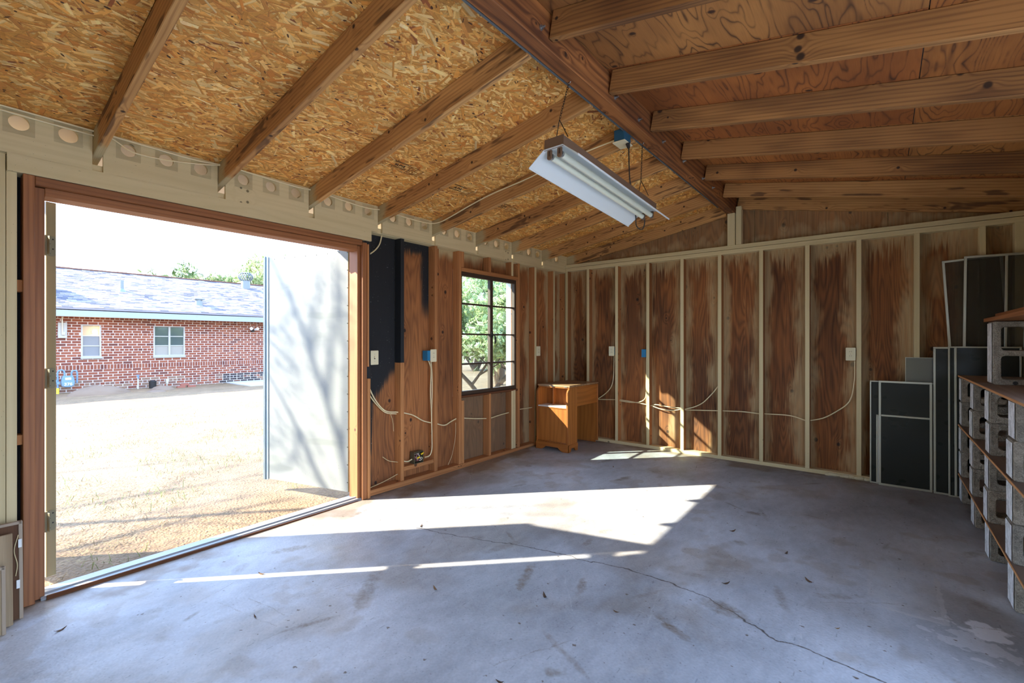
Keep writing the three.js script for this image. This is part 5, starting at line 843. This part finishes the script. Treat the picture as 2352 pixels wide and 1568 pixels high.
  const rf2 = part(h, 'rear_roof', cbox(0, len, 0, 0.05, Z0 - 0.3, Z1 + 0.3, { ch: 0 }), roofM); rf2.position.set(RX, RY - 0.002, 0); rf2.rotation.z = Math.PI + sl; 
  const cap = []; for (let z = Z0 - 0.3; z < Z1 + 0.3; z += 0.3) cap.push(cbox(RX - 0.13, RX + 0.12, RY + 0.03, RY + 0.07 + 0.012 * r(), z, z + 0.31, { ch: 0.01 })); part(h, 'ridge_cap', merge(cap), mat({ color: srgb(120, 84, 68), roughness: 0.9 }), 'brown ridge cap');
  // pipes and vents standing on the roof
  const roofY = x => EY + (EX - x) * (RY - EY) / (EX - RX) + 0.06;
  const galv = mat({ color: srgb(120, 126, 128), metalness: 0.5, roughness: 0.45 });
  let v = part(h, 'vent_pipe', merge([cyl([-16.1, roofY(-16.1) - 0.1, 1.44], [-16.1, roofY(-16.1) + 0.34, 1.44], 0.05, 0.05, 12), cyl([-16.1, roofY(-16.1) - 0.04, 1.44], [-16.1, roofY(-16.1) + 0.07, 1.44], 0.13, 0.055, 14)]), galv, 'grey plumbing vent pipe on the roof');
  v = part(h, 'roof_vent', merge([cyl([-15.0, roofY(-15.0) - 0.05, -0.4], [-15.0, roofY(-15.0) + 0.16, -0.4], 0.12, 0.1, 14), cbox(-15.13, -14.87, roofY(-15.0) + 0.16, roofY(-15.0) + 0.19, -0.55, -0.25)]), galv, 'low box vent on the roof');
  const tb = part(h, 'turbine_vent', cyl([-17.9, roofY(-17.9) - 0.1, -3.05], [-17.9, roofY(-17.9) + 0.3, -3.05], 0.17, 0.17, 16), galv, 'round turbine vent near the ridge');
  for (let i = 0; i < 16; i++) { const a0 = i / 16 * 6.283, pts = []; for (let k = 0; k <= 6; k++) { const t = k / 6, ph = a0 + t * 0.7, rr = 0.17 + 0.11 * Math.sin(t * Math.PI); pts.push([-17.9 + rr * Math.cos(ph), roofY(-17.9) + 0.3 + t * 0.34, -3.05 + rr * Math.sin(ph)]); } part(tb, 'blade', tube(pts, 0.018, 8, 5), galv); }
  part(tb, 'dome', new THREE.SphereGeometry(0.18, 14, 6, 0, 6.2832, 0, 1.3).scale(1, 0.35, 1).translate(-17.9, roofY(-17.9) + 0.6, -3.05), galv);
  // chimney-like stack out past the door post that throws the roof shadow
  part(h, 'chimney', cbox(-17.3, -16.7, roofY(-17) - 0.4, roofY(-17) + 0.95, 4.4, 5.0), bm[1], 'brick chimney');
  // wall fittings
  const bx = part(h, 'meter_panel', cbox(HX + 0.004, HX + 0.06, 1.41, 1.84, 2.957, 3.142), wf, 'white electrical panel'); part(bx, 'conduit', cyl([HX + 0.09, 1.5, 3.06], [HX + 0.09, 2.0, 3.06], 0.016, 0.016, 8), M.alu); part(bx, 'small_box', cbox(HX + 0.06, HX + 0.11, 1.49, 1.58, 3.0, 3.06), wf);
  const fl = part(h, 'flood_light', merge([cbox(HX + 0.005, HX + 0.06, 1.66, 1.74, -2.02, -1.92)]), M.dark, 'black twin flood light'); for (const s of [-1, 1]) part(fl, 'lamp_head', cyl([HX + 0.06, 1.74, -1.97 + s * 0.06], [HX + 0.2, 1.78, -1.97 + s * 0.11], 0.03, 0.055, 12), M.white);
}
{ // ---- gas meter and small things along the house wall
  const blue = mat({ color: srgb(112, 140, 168), roughness: 0.55, metalness: 0.2 });
  const gy = groundY(-14.3, 2.9);
  const m = thing('gas_meter', 'blue grey gas meter with pipes and painted number at the brick wall', 'gas meter', [-14.42, gy, 2.98], Math.PI / 2);
  // local x -> -z (towards the right seen from the garage), local z -> +x
  const body = extr([[-0.1, 0.22], [-0.115, 0.3], [-0.1, 0.42], [-0.08, 0.47], [0.1, 0.47], [0.12, 0.42], [0.135, 0.3], [0.12, 0.22], [0.06, 0.19], [-0.04, 0.19]], 0.12, [], 0.015); part(m, 'body', body, blue);
  part(m, 'dial_plate', cbox(-0.05, 0.07, 0.38, 0.44, 0.135, 0.14), M.white, 'white dial plate');
  const font = await new FontLoader().loadAsync('fonts/droid/droid_sans_bold.typeface.json');
  const tg = new TextGeometry('376', { font, size: 0.075, depth: 0.003, curveSegments: 3 }); tg.translate(-0.075, 0.225, 0.136); part(m, 'number', tg, M.white, 'white painted number 376');
  part(m, 'pipe', tube([[-0.06, 0.47, 0.06], [-0.06, 0.6, 0.06], [-0.09, 0.65, 0.06], [-0.15, 0.65, 0.06], [-0.19, 0.6, 0.06], [-0.19, 0.4, 0.06], [-0.19, 0.16, 0.06]], 0.02, 40, 9), blue); part(m, 'pipe', tube([[0.09, 0.47, 0.06], [0.09, 0.58, 0.06], [0.12, 0.62, 0.06], [0.18, 0.62, 0.06], [0.2, 0.58, 0.06], [0.2, 0.28, 0.06]], 0.02, 40, 9), blue);
  part(m, 'riser', cyl([-0.19, -0.03, 0.06], [-0.19, 0.16, 0.06], 0.03, 0.03, 12), mat({ color: srgb(236, 214, 60), roughness: 0.5 }), 'yellow riser sleeve'); part(m, 'valve', merge([cyl([-0.19, 0.3, 0.02], [-0.19, 0.3, 0.12], 0.035, 0.035, 10), cyl([-0.28, 0.34, 0.06], [-0.21, 0.34, 0.06], 0.05, 0.05, 12)]), blue);
  const t = (name, label, cat, x, z, fn) => { const o = thing(name, label, cat, [x, groundY(x, z), z]); fn(o); };
  t('hose_tap', 'garden hose tap on an upright pipe at the brick wall', 'tap', -14.35, 1.41, o => { part(o, 'pipe', cyl([0, -0.05, 0], [0, 0.36, 0], 0.02, 0.02, 10), mat({ color: srgb(190, 184, 168) })); part(o, 'tap', merge([cyl([0, 0.36, 0], [0, 0.4, 0], 0.03, 0.03, 10), cyl([0.0, 0.36, 0], [0.08, 0.32, 0], 0.016, 0.016, 8), new THREE.TorusGeometry(0.04, 0.01, 6, 12).rotateX(1.57).translate(0, 0.42, 0)]), blue); });
  t('black_pot', 'black plastic pipe stub beside the brick wall', 'pot', -14.3, 1.06, o => part(o, 'pot', new THREE.LatheGeometry([[0.001, -0.02], [0.085, -0.02], [0.09, 0.0], [0.095, 0.2], [0.1, 0.205], [0.1, 0.22], [0.06, 0.235], [0.06, 0.25], [0.001, 0.25]].map(p => new THREE.Vector2(...p)), 18), M.dark));
  t('conduit_stub', 'grey conduit stub with cap at the brick wall', 'conduit', -14.35, 0.68, o => { part(o, 'pipe', cyl([0, -0.05, 0], [0, 0.14, 0], 0.02, 0.02, 8), M.alu); part(o, 'cap', cbox(-0.035, 0.035, 0.14, 0.26, -0.03, 0.03), M.alu); });
  [[-14.0, 0.12, 0.0, 'lowest loose'], [-14.02, 0.3, 0.065, 'upper loose'], [-13.95, 0.42, 0.0, 'end loose']].forEach(([x, z, y, l]) => { const o = thing('loose_brick', l + ' brick of the small pile before the house wall', 'brick', [x, groundY(x, z) + y, z], 0.2 * z, 'loose bricks by the house'); part(o, 'brick', cbox(-0.05, 0.05, 0, 0.062, -0.11, 0.11), mat({ color: srgb(150, 92, 74) })); });
  const dm = mat({ color: srgb(126, 104, 84), roughness: 0.97 });
  const mound = (lab, x, z, rx, rz, hh) => { const g = new THREE.SphereGeometry(1, 28, 12, 0, 6.2832, 0, 1.5708); const p = g.attributes.position; for (let i = 0; i < p.count; i++) { const X = p.getX(i), Y = p.getY(i), Z = p.getZ(i); const k = 1 + 0.5 * (fbm(X * 3 + x, Z * 3 + z, 3) - 0.5); p.setXYZ(i, X * rx * k, Math.pow(Math.max(0, Y), 1.4) * hh * (0.8 + 0.5 * fbm(X * 6 + 9, Z * 6, 3)) - 0.02, Z * rz * k); } g.computeVertexNormals(); const o = new THREE.Mesh(g, dm); o.name = numbered('dirt_mound'); o.position.set(x, groundY(x, z), z); o.castShadow = o.receiveShadow = true; scene.add(o); tag(o, lab, 'dirt mound'); };
  mound('low heap of dug soil in front of the gas meter', -13.5, 2.45, 0.5, 0.62, 0.24); mound('low heap of dug soil between the black pipe stub and the loose bricks', -13.6, 0.98, 0.35, 0.3, 0.14); mound('thin spread of dark soil along the dug trench', -13.0, 1.3, 0.3, 0.25, 0.06);
  const sl = thing('patio_slab', 'pale concrete patio slab at the house door', 'patio', [0, 0, 0], 0, null, 'structure'); part(sl, 'slab', cbox(-14.55, -12.6, -0.3, -0.10, -5, -1.1, { ch: 0.01 }), mat({ color: srgb(186, 184, 180), roughness: 0.9 }));
}
// ================================================================ TREES
function tree(name, label, pos, o) {
  const r = rng(o.seed), t = thing(name, label, o.cat || 'tree', pos, 0, o.group), segs = [], tips = [];
  const up = new THREE.Vector3(0, 1, 0);
  function grow(p, d, len, rad, lev) {
    let q = p.clone(), dir = d.clone(); const n = lev === 0 ? 4 : 3;
    for (let i = 0; i < n; i++) {
      const nd = dir.clone().add(new THREE.Vector3((r() - .5) * o.wig, (r() - .5) * o.wig * 0.7 + o.lift, (r() - .5) * o.wig)).normalize(), e = q.clone().addScaledVector(nd, len / n), r0 = rad * (1 - 0.45 * i / n), r1 = rad * (1 - 0.45 * (i + 1) / n);
      segs.push(cyl(q.toArray(), e.toArray(), r0, r1, lev < 2 ? 8 : 5)); q = e; dir = nd;
      if (lev >= o.leafLev) tips.push([q.clone(), dir.clone()]);
      if (lev < o.levels && (i > 0 || lev > 0)) { const k = lev === 0 ? (i === n - 1 ? 3 : 1) : (r() < 0.8 ? 1 : 2); for (let j = 0; j < k; j++) { const a = r() * 6.283, tilt = 0.45 + r() * 0.6, side = new THREE.Vector3(Math.cos(a), 0.1, Math.sin(a)); const bd = dir.clone().multiplyScalar(Math.cos(tilt)).addScaledVector(side, Math.sin(tilt)).normalize(); grow(q.clone(), bd, len * (0.55 + 0.3 * r()), r1 * 0.72, lev + 1); } }
    }
    tips.push([q, dir]);
  }
  for (let s = 0; s < (o.stems || 1); s++) { const a = s * 2.4 + o.seed, d = (o.stems || 1) > 1 ? 0.45 : 0.12; grow(new THREE.Vector3(0, -0.1, 0), new THREE.Vector3(Math.cos(a) * d, 1, Math.sin(a) * d).normalize(), o.trunk, o.rad, 0); }
  part(t, 'trunk', merge(segs), mat({ color: srgb(...(o.bark || [92, 76, 62])), roughness: 0.95 }), 'branching trunk');
  // feathery sprig: a stalk of little leaflets
  const gs = []; for (let i = 0; i < 7; i++) for (const s of [-1, 1]) { const l = new THREE.PlaneGeometry(o.leaf * 0.42, o.leaf * 0.16); l.rotateX(-1.2); l.rotateY(s * 0.9); l.translate(s * o.leaf * 0.2, i * o.leaf * 0.22, (i % 2) * 0.01); gs.push(l); }
  const sp = merge(gs), N = Math.min(o.max, tips.length * o.per), im = new THREE.InstancedMesh(sp, mat({ color: 0xffffff, roughness: 0.8, side: THREE.DoubleSide }), N), m4 = new THREE.Matrix4(), qq = new THREE.Quaternion(), c = new THREE.Color();
  for (let i = 0; i < N; i++) { const [p, d] = tips[(r() * tips.length) | 0]; const off = new THREE.Vector3((r() - .5), (r() - .5) - 0.2, (r() - .5)).multiplyScalar(o.spread); qq.setFromEuler(new THREE.Euler((r() - .5) * 2.6 + 0.6, r() * 6.283, (r() - .5) * 2.6)); const s = 0.6 + r() * 0.8; m4.compose(p.clone().add(off), qq, new THREE.Vector3(s, s, s)); im.setMatrixAt(i, m4); const k = o.greens[(r() * o.greens.length) | 0]; im.setColorAt(i, c.setRGB(k[0] / 255, k[1] / 255, k[2] / 255, THREE.SRGBColorSpace)); }
  if (o.H) { let top = 0; for (const [p] of tips) top = Math.max(top, p.y); t.scale.setScalar(o.H / top); }
  im.name = 'foliage'; im.userData.kind = 'stuff'; im.castShadow = im.receiveShadow = true; t.add(im);
  return t;
}
const G1 = [[158, 174, 112], [182, 192, 134], [134, 152, 98], [198, 204, 158]], G2 = [[120, 140, 84], [146, 160, 100], [100, 120, 74]];
// trees behind the house roof
tree('background_tree', 'tall airy tree rising behind the roof beside the turbine vent', [-25.2, 0, -6.35], { seed: 3, levels: 4, leafLev: 3, trunk: 2.6, rad: 0.16, wig: 0.5, lift: 0.05, leaf: 0.17, per: 12, max: 8000, spread: 0.6, greens: G1, H: 6.4 });
tree('background_tree', 'low bushy tree behind the ridge next to the turbine vent', [-30.0, 0, -5.0], { seed: 5, levels: 3, leafLev: 2, trunk: 2.0, rad: 0.14, wig: 0.5, lift: 0.03, leaf: 0.16, per: 18, max: 6000, spread: 0.8, greens: G2, H: 5.9 });
tree('background_tree', 'small tree crown just showing over the middle of the ridge', [-33, 0, -5.8], { seed: 8, levels: 3, leafLev: 2, trunk: 2.05, rad: 0.14, wig: 0.5, lift: 0.03, leaf: 0.16, per: 14, max: 3000, spread: 0.6, greens: G2, H: 5.7 });
// trees and brush seen through the window
tree('yard_tree', 'slender leaning tree outside the window by the lowest panes', [-3.6, -0.1, -2.4], { seed: 12, levels: 4, leafLev: 3, trunk: 1.3, rad: 0.06, wig: 0.6, lift: 0.06, leaf: 0.09, per: 9, max: 7000, spread: 0.3, greens: G1, stems: 2 });
tree('yard_tree', 'wide feathery tree filling the window view', [-6.4, -0.1, -6.2], { seed: 14, levels: 4, leafLev: 3, trunk: 1.7, rad: 0.1, wig: 0.6, lift: 0.05, leaf: 0.13, per: 10, max: 9000, spread: 0.45, greens: G1, stems: 3 });
tree('yard_tree', 'dense bushy tree further out beyond the window view', [-12.4, -0.1, -11.5], { seed: 15, levels: 4, leafLev: 2, trunk: 1.9, rad: 0.12, wig: 0.5, lift: 0.03, leaf: 0.2, per: 12, max: 9000, spread: 0.7, greens: G2, stems: 3 });
tree('yard_tree', 'pale brush tree at the far edge of the window view', [-6.0, -0.1, -11.2], { seed: 17, levels: 4, leafLev: 2, trunk: 1.7, rad: 0.1, wig: 0.55, lift: 0.03, leaf: 0.18, per: 12, max: 9000, spread: 0.6, greens: G1, stems: 3 });
tree('yard_tree', 'olive brush tree standing behind the pale brush', [-11, -0.1, -16.5], { seed: 19, levels: 4, leafLev: 2, trunk: 2.4, rad: 0.14, wig: 0.5, lift: 0.03, leaf: 0.26, per: 12, max: 9000, spread: 0.9, greens: G2, stems: 3 });
// the tree out past the door post whose branches shade the yard and the door leaf
{
  const t = thing('shade_tree', 'thinly leaved tree in the yard whose long limbs shade the open door leaf', 'tree', [-4.5, -0.12, 8.1]);
  // limbs planned along the sun's path from the door leaf: s along the leaf, y up it, d metres towards the sun
  const L = (s, y, d) => [-0.185 - 0.967 * s - d + 4.5, y + 0.835 * d + 0.12, 3.145 + 0.252 * s + d - 8.1];
  const limbs = [[[[0.0, -0.1, 0.0], [-0.25, 1.6, 0.0], L(-0.12, -0.3, 5), L(0.02, 0.3, 5), L(0.2, 0.75, 5.05), L(0.38, 1.15, 5), L(0.6, 1.6, 4.9), L(0.95, 2.15, 4.8), L(1.3, 2.9, 4.8)], 0.05],
    [[L(0.38, 1.15, 5), L(0.36, 1.5, 5.2), L(0.28, 1.8, 5.4), L(0.3, 2.3, 5.6)], 0.024], [[L(0.2, 0.75, 5.05), L(0.16, 1.2, 4.8), L(0.1, 1.6, 4.6), L(0.14, 2.2, 4.5)], 0.026], [[L(0.02, 0.3, 5), L(-0.02, 1.0, 5.2), L(0.02, 1.9, 5.4), L(-0.1, 2.6, 5.6)], 0.024],
    [[L(-0.12, -0.3, 5), L(0.3, 0.1, 4.6), L(0.55, 0.5, 4.5), L(0.78, 0.8, 4.4), L(1.1, 1.2, 4.4)], 0.028], [[L(0.55, 0.5, 4.5), L(0.62, 0.2, 4.3), L(0.85, 0.1, 4.2), L(1.2, 0.2, 4.2)], 0.018], [[L(0.6, 1.6, 4.9), L(0.72, 1.45, 4.8), L(0.9, 1.4, 4.7), L(1.2, 1.5, 4.7)], 0.016], [[L(0.6, 1.6, 4.9), L(0.62, 1.85, 5), L(0.56, 2.1, 5.1)], 0.013], [[L(0.36, 1.5, 5.2), L(0.5, 1.75, 5.2), L(0.48, 2.05, 5.3)], 0.012]];
  const gs = limbs.map(([p, r0]) => { const n = p.length * 6, g = tube(p, 1, n, 7), c = new THREE.CatmullRomCurve3(p.map(q => new THREE.Vector3(...q)), false, 'centripetal'), P = g.attributes.position; for (let i = 0; i <= n; i++) { const o = c.getPointAt(i / n), k = r0 * (1 - 0.7 * i / n) * (p.length > 8 && i < n * 0.25 ? 1.5 : 1); for (let j = 0; j <= 7; j++) { const q = i * 8 + j; P.setXYZ(q, o.x + (P.getX(q) - o.x) * k, o.y + (P.getY(q) - o.y) * k, o.z + (P.getZ(q) - o.z) * k); } } g.computeVertexNormals(); return g; });
  part(t, 'trunk', merge(gs), mat({ color: srgb(92, 76, 62), roughness: 0.95 }), 'branching trunk');
  const r = rng(88), lf = new THREE.PlaneGeometry(0.045, 0.012), N = 900, im = new THREE.InstancedMesh(lf, mat({ color: srgb(140, 156, 100), side: THREE.DoubleSide }), N), m4 = new THREE.Matrix4(), q4 = new THREE.Quaternion();
  const cl = [L(0.72, 1.32, 4.7), L(0.82, 1.1, 4.6), L(0.3, 1.35, 5.1), L(0.5, 0.35, 4.4), L(0.95, 2.0, 4.8), L(0.12, 1.7, 4.6), L(0.9, 0.5, 4.3), L(0.6, 1.0, 4.8), L(1.2, 1.6, 4.7)];
  for (let i = 0; i < N; i++) { const c = cl[(r() * cl.length) | 0]; q4.setFromEuler(new THREE.Euler(r() * 6, r() * 6, r() * 6)); m4.compose(new THREE.Vector3(c[0] + (r() - .5) * 0.35, c[1] + (r() - .5) * 0.4, c[2] + (r() - .5) * 0.35), q4, new THREE.Vector3(1, 1, 1)); im.setMatrixAt(i, m4); }
  im.name = 'foliage'; im.userData.kind = 'stuff'; t.add(im);
}
{
  const B = [-5.8, -0.12, 10.0], t = thing('shade_tree', 'bare limbed tree further from the doorway streaking the yard with shade', 'tree', B);
  // limbs planned along the sun's path from streaks on the ground at x, z; d metres towards the sun
  const G = (x, z, d) => [x - d - B[0], -0.08 + 0.835 * d - B[1], z + d - B[2]], F = [0.05, 3.35, -0.15];
  const limbs = [[[[0, -0.1, 0], [0.06, 1.2, -0.04], [0.0, 2.3, -0.1], F], 0.085],
    [[F, G(-2.05, 4.95, 4.9), G(-1.9, 4.0, 5.5), G(-1.72, 3.12, 6), G(-1.6, 2.3, 6.4)], 0.034], [[F, G(-1.54, 4.95, 4.6), G(-1.3, 4.2, 5.2), G(-1.05, 3.5, 5.7)], 0.028], [[F, G(-0.99, 5.0, 4.5), G(-0.9, 4.2, 5), G(-0.7, 3.3, 5.6)], 0.034],
    [[F, G(-1.3, 4.9, 4.5), G(-1.12, 4.1, 5.1), G(-0.8, 3.7, 5.4)], 0.016], [[F, G(-3.6, 4.7, 5.4), G(-3.1, 3.6, 6.2), G(-2.7, 2.5, 6.9)], 0.036], [[F, G(-0.6, 5.1, 4.4), G(-0.42, 4.6, 4.7), G(-0.2, 4.1, 5)], 0.024],
    [[G(-0.9, 4.2, 5), G(-0.3, 3.8, 5.3), G(0.6, 3.05, 5.9), G(1.7, 2.2, 6.5)], 0.012], [[G(-1.3, 4.2, 5.2), G(-0.2, 3.6, 5.9), G(0.8, 2.75, 6.6), G(2.0, 1.6, 7.2)], 0.012], [[G(-1.9, 4.0, 5.5), G(-2.4, 3.6, 6.0), G(-2.3, 2.9, 6.5)], 0.018]];
  const gs = limbs.map(([p, r0]) => { const n = p.length * 6, g = tube(p, 1, n, 7), c = new THREE.CatmullRomCurve3(p.map(q => new THREE.Vector3(...q)), false, 'centripetal'), P = g.attributes.position; for (let i = 0; i <= n; i++) { const o = c.getPointAt(i / n), k = r0 * (1 - 0.55 * i / n); for (let j = 0; j <= 7; j++) { const q = i * 8 + j; P.setXYZ(q, o.x + (P.getX(q) - o.x) * k, o.y + (P.getY(q) - o.y) * k, o.z + (P.getZ(q) - o.z) * k); } } g.computeVertexNormals(); return g; });
  part(t, 'trunk', merge(gs), mat({ color: srgb(92, 76, 62), roughness: 0.95 }), 'branching trunk');
  const r = rng(91), lf = new THREE.PlaneGeometry(0.05, 0.013), N = 1100, im = new THREE.InstancedMesh(lf, mat({ color: srgb(140, 156, 100), side: THREE.DoubleSide }), N), m4 = new THREE.Matrix4(), q4 = new THREE.Quaternion();
  const cl = [G(-2.0, 4.4, 5.2), G(-1.2, 3.9, 5.4), G(-1.7, 3.0, 6), G(-0.8, 4.6, 4.8), G(-3.0, 3.4, 6.3), G(-2.4, 3.3, 6.2), G(-0.45, 4.7, 4.7), G(-1.5, 3.5, 5.6)];
  for (let i = 0; i < N; i++) { const c = cl[(r() * cl.length) | 0]; q4.setFromEuler(new THREE.Euler(r() * 6, r() * 6, r() * 6)); m4.compose(new THREE.Vector3(c[0] + (r() - .5) * 0.5, c[1] + (r() - .5) * 0.4, c[2] + (r() - .5) * 0.6), q4, new THREE.Vector3(1, 1, 1)); im.setMatrixAt(i, m4); }
  im.name = 'foliage'; im.userData.kind = 'stuff'; t.add(im);
}

scene.traverse(o => { if (o.isMesh) { o.castShadow = true; o.receiveShadow = true; } });
renderer.render(scene, camera);
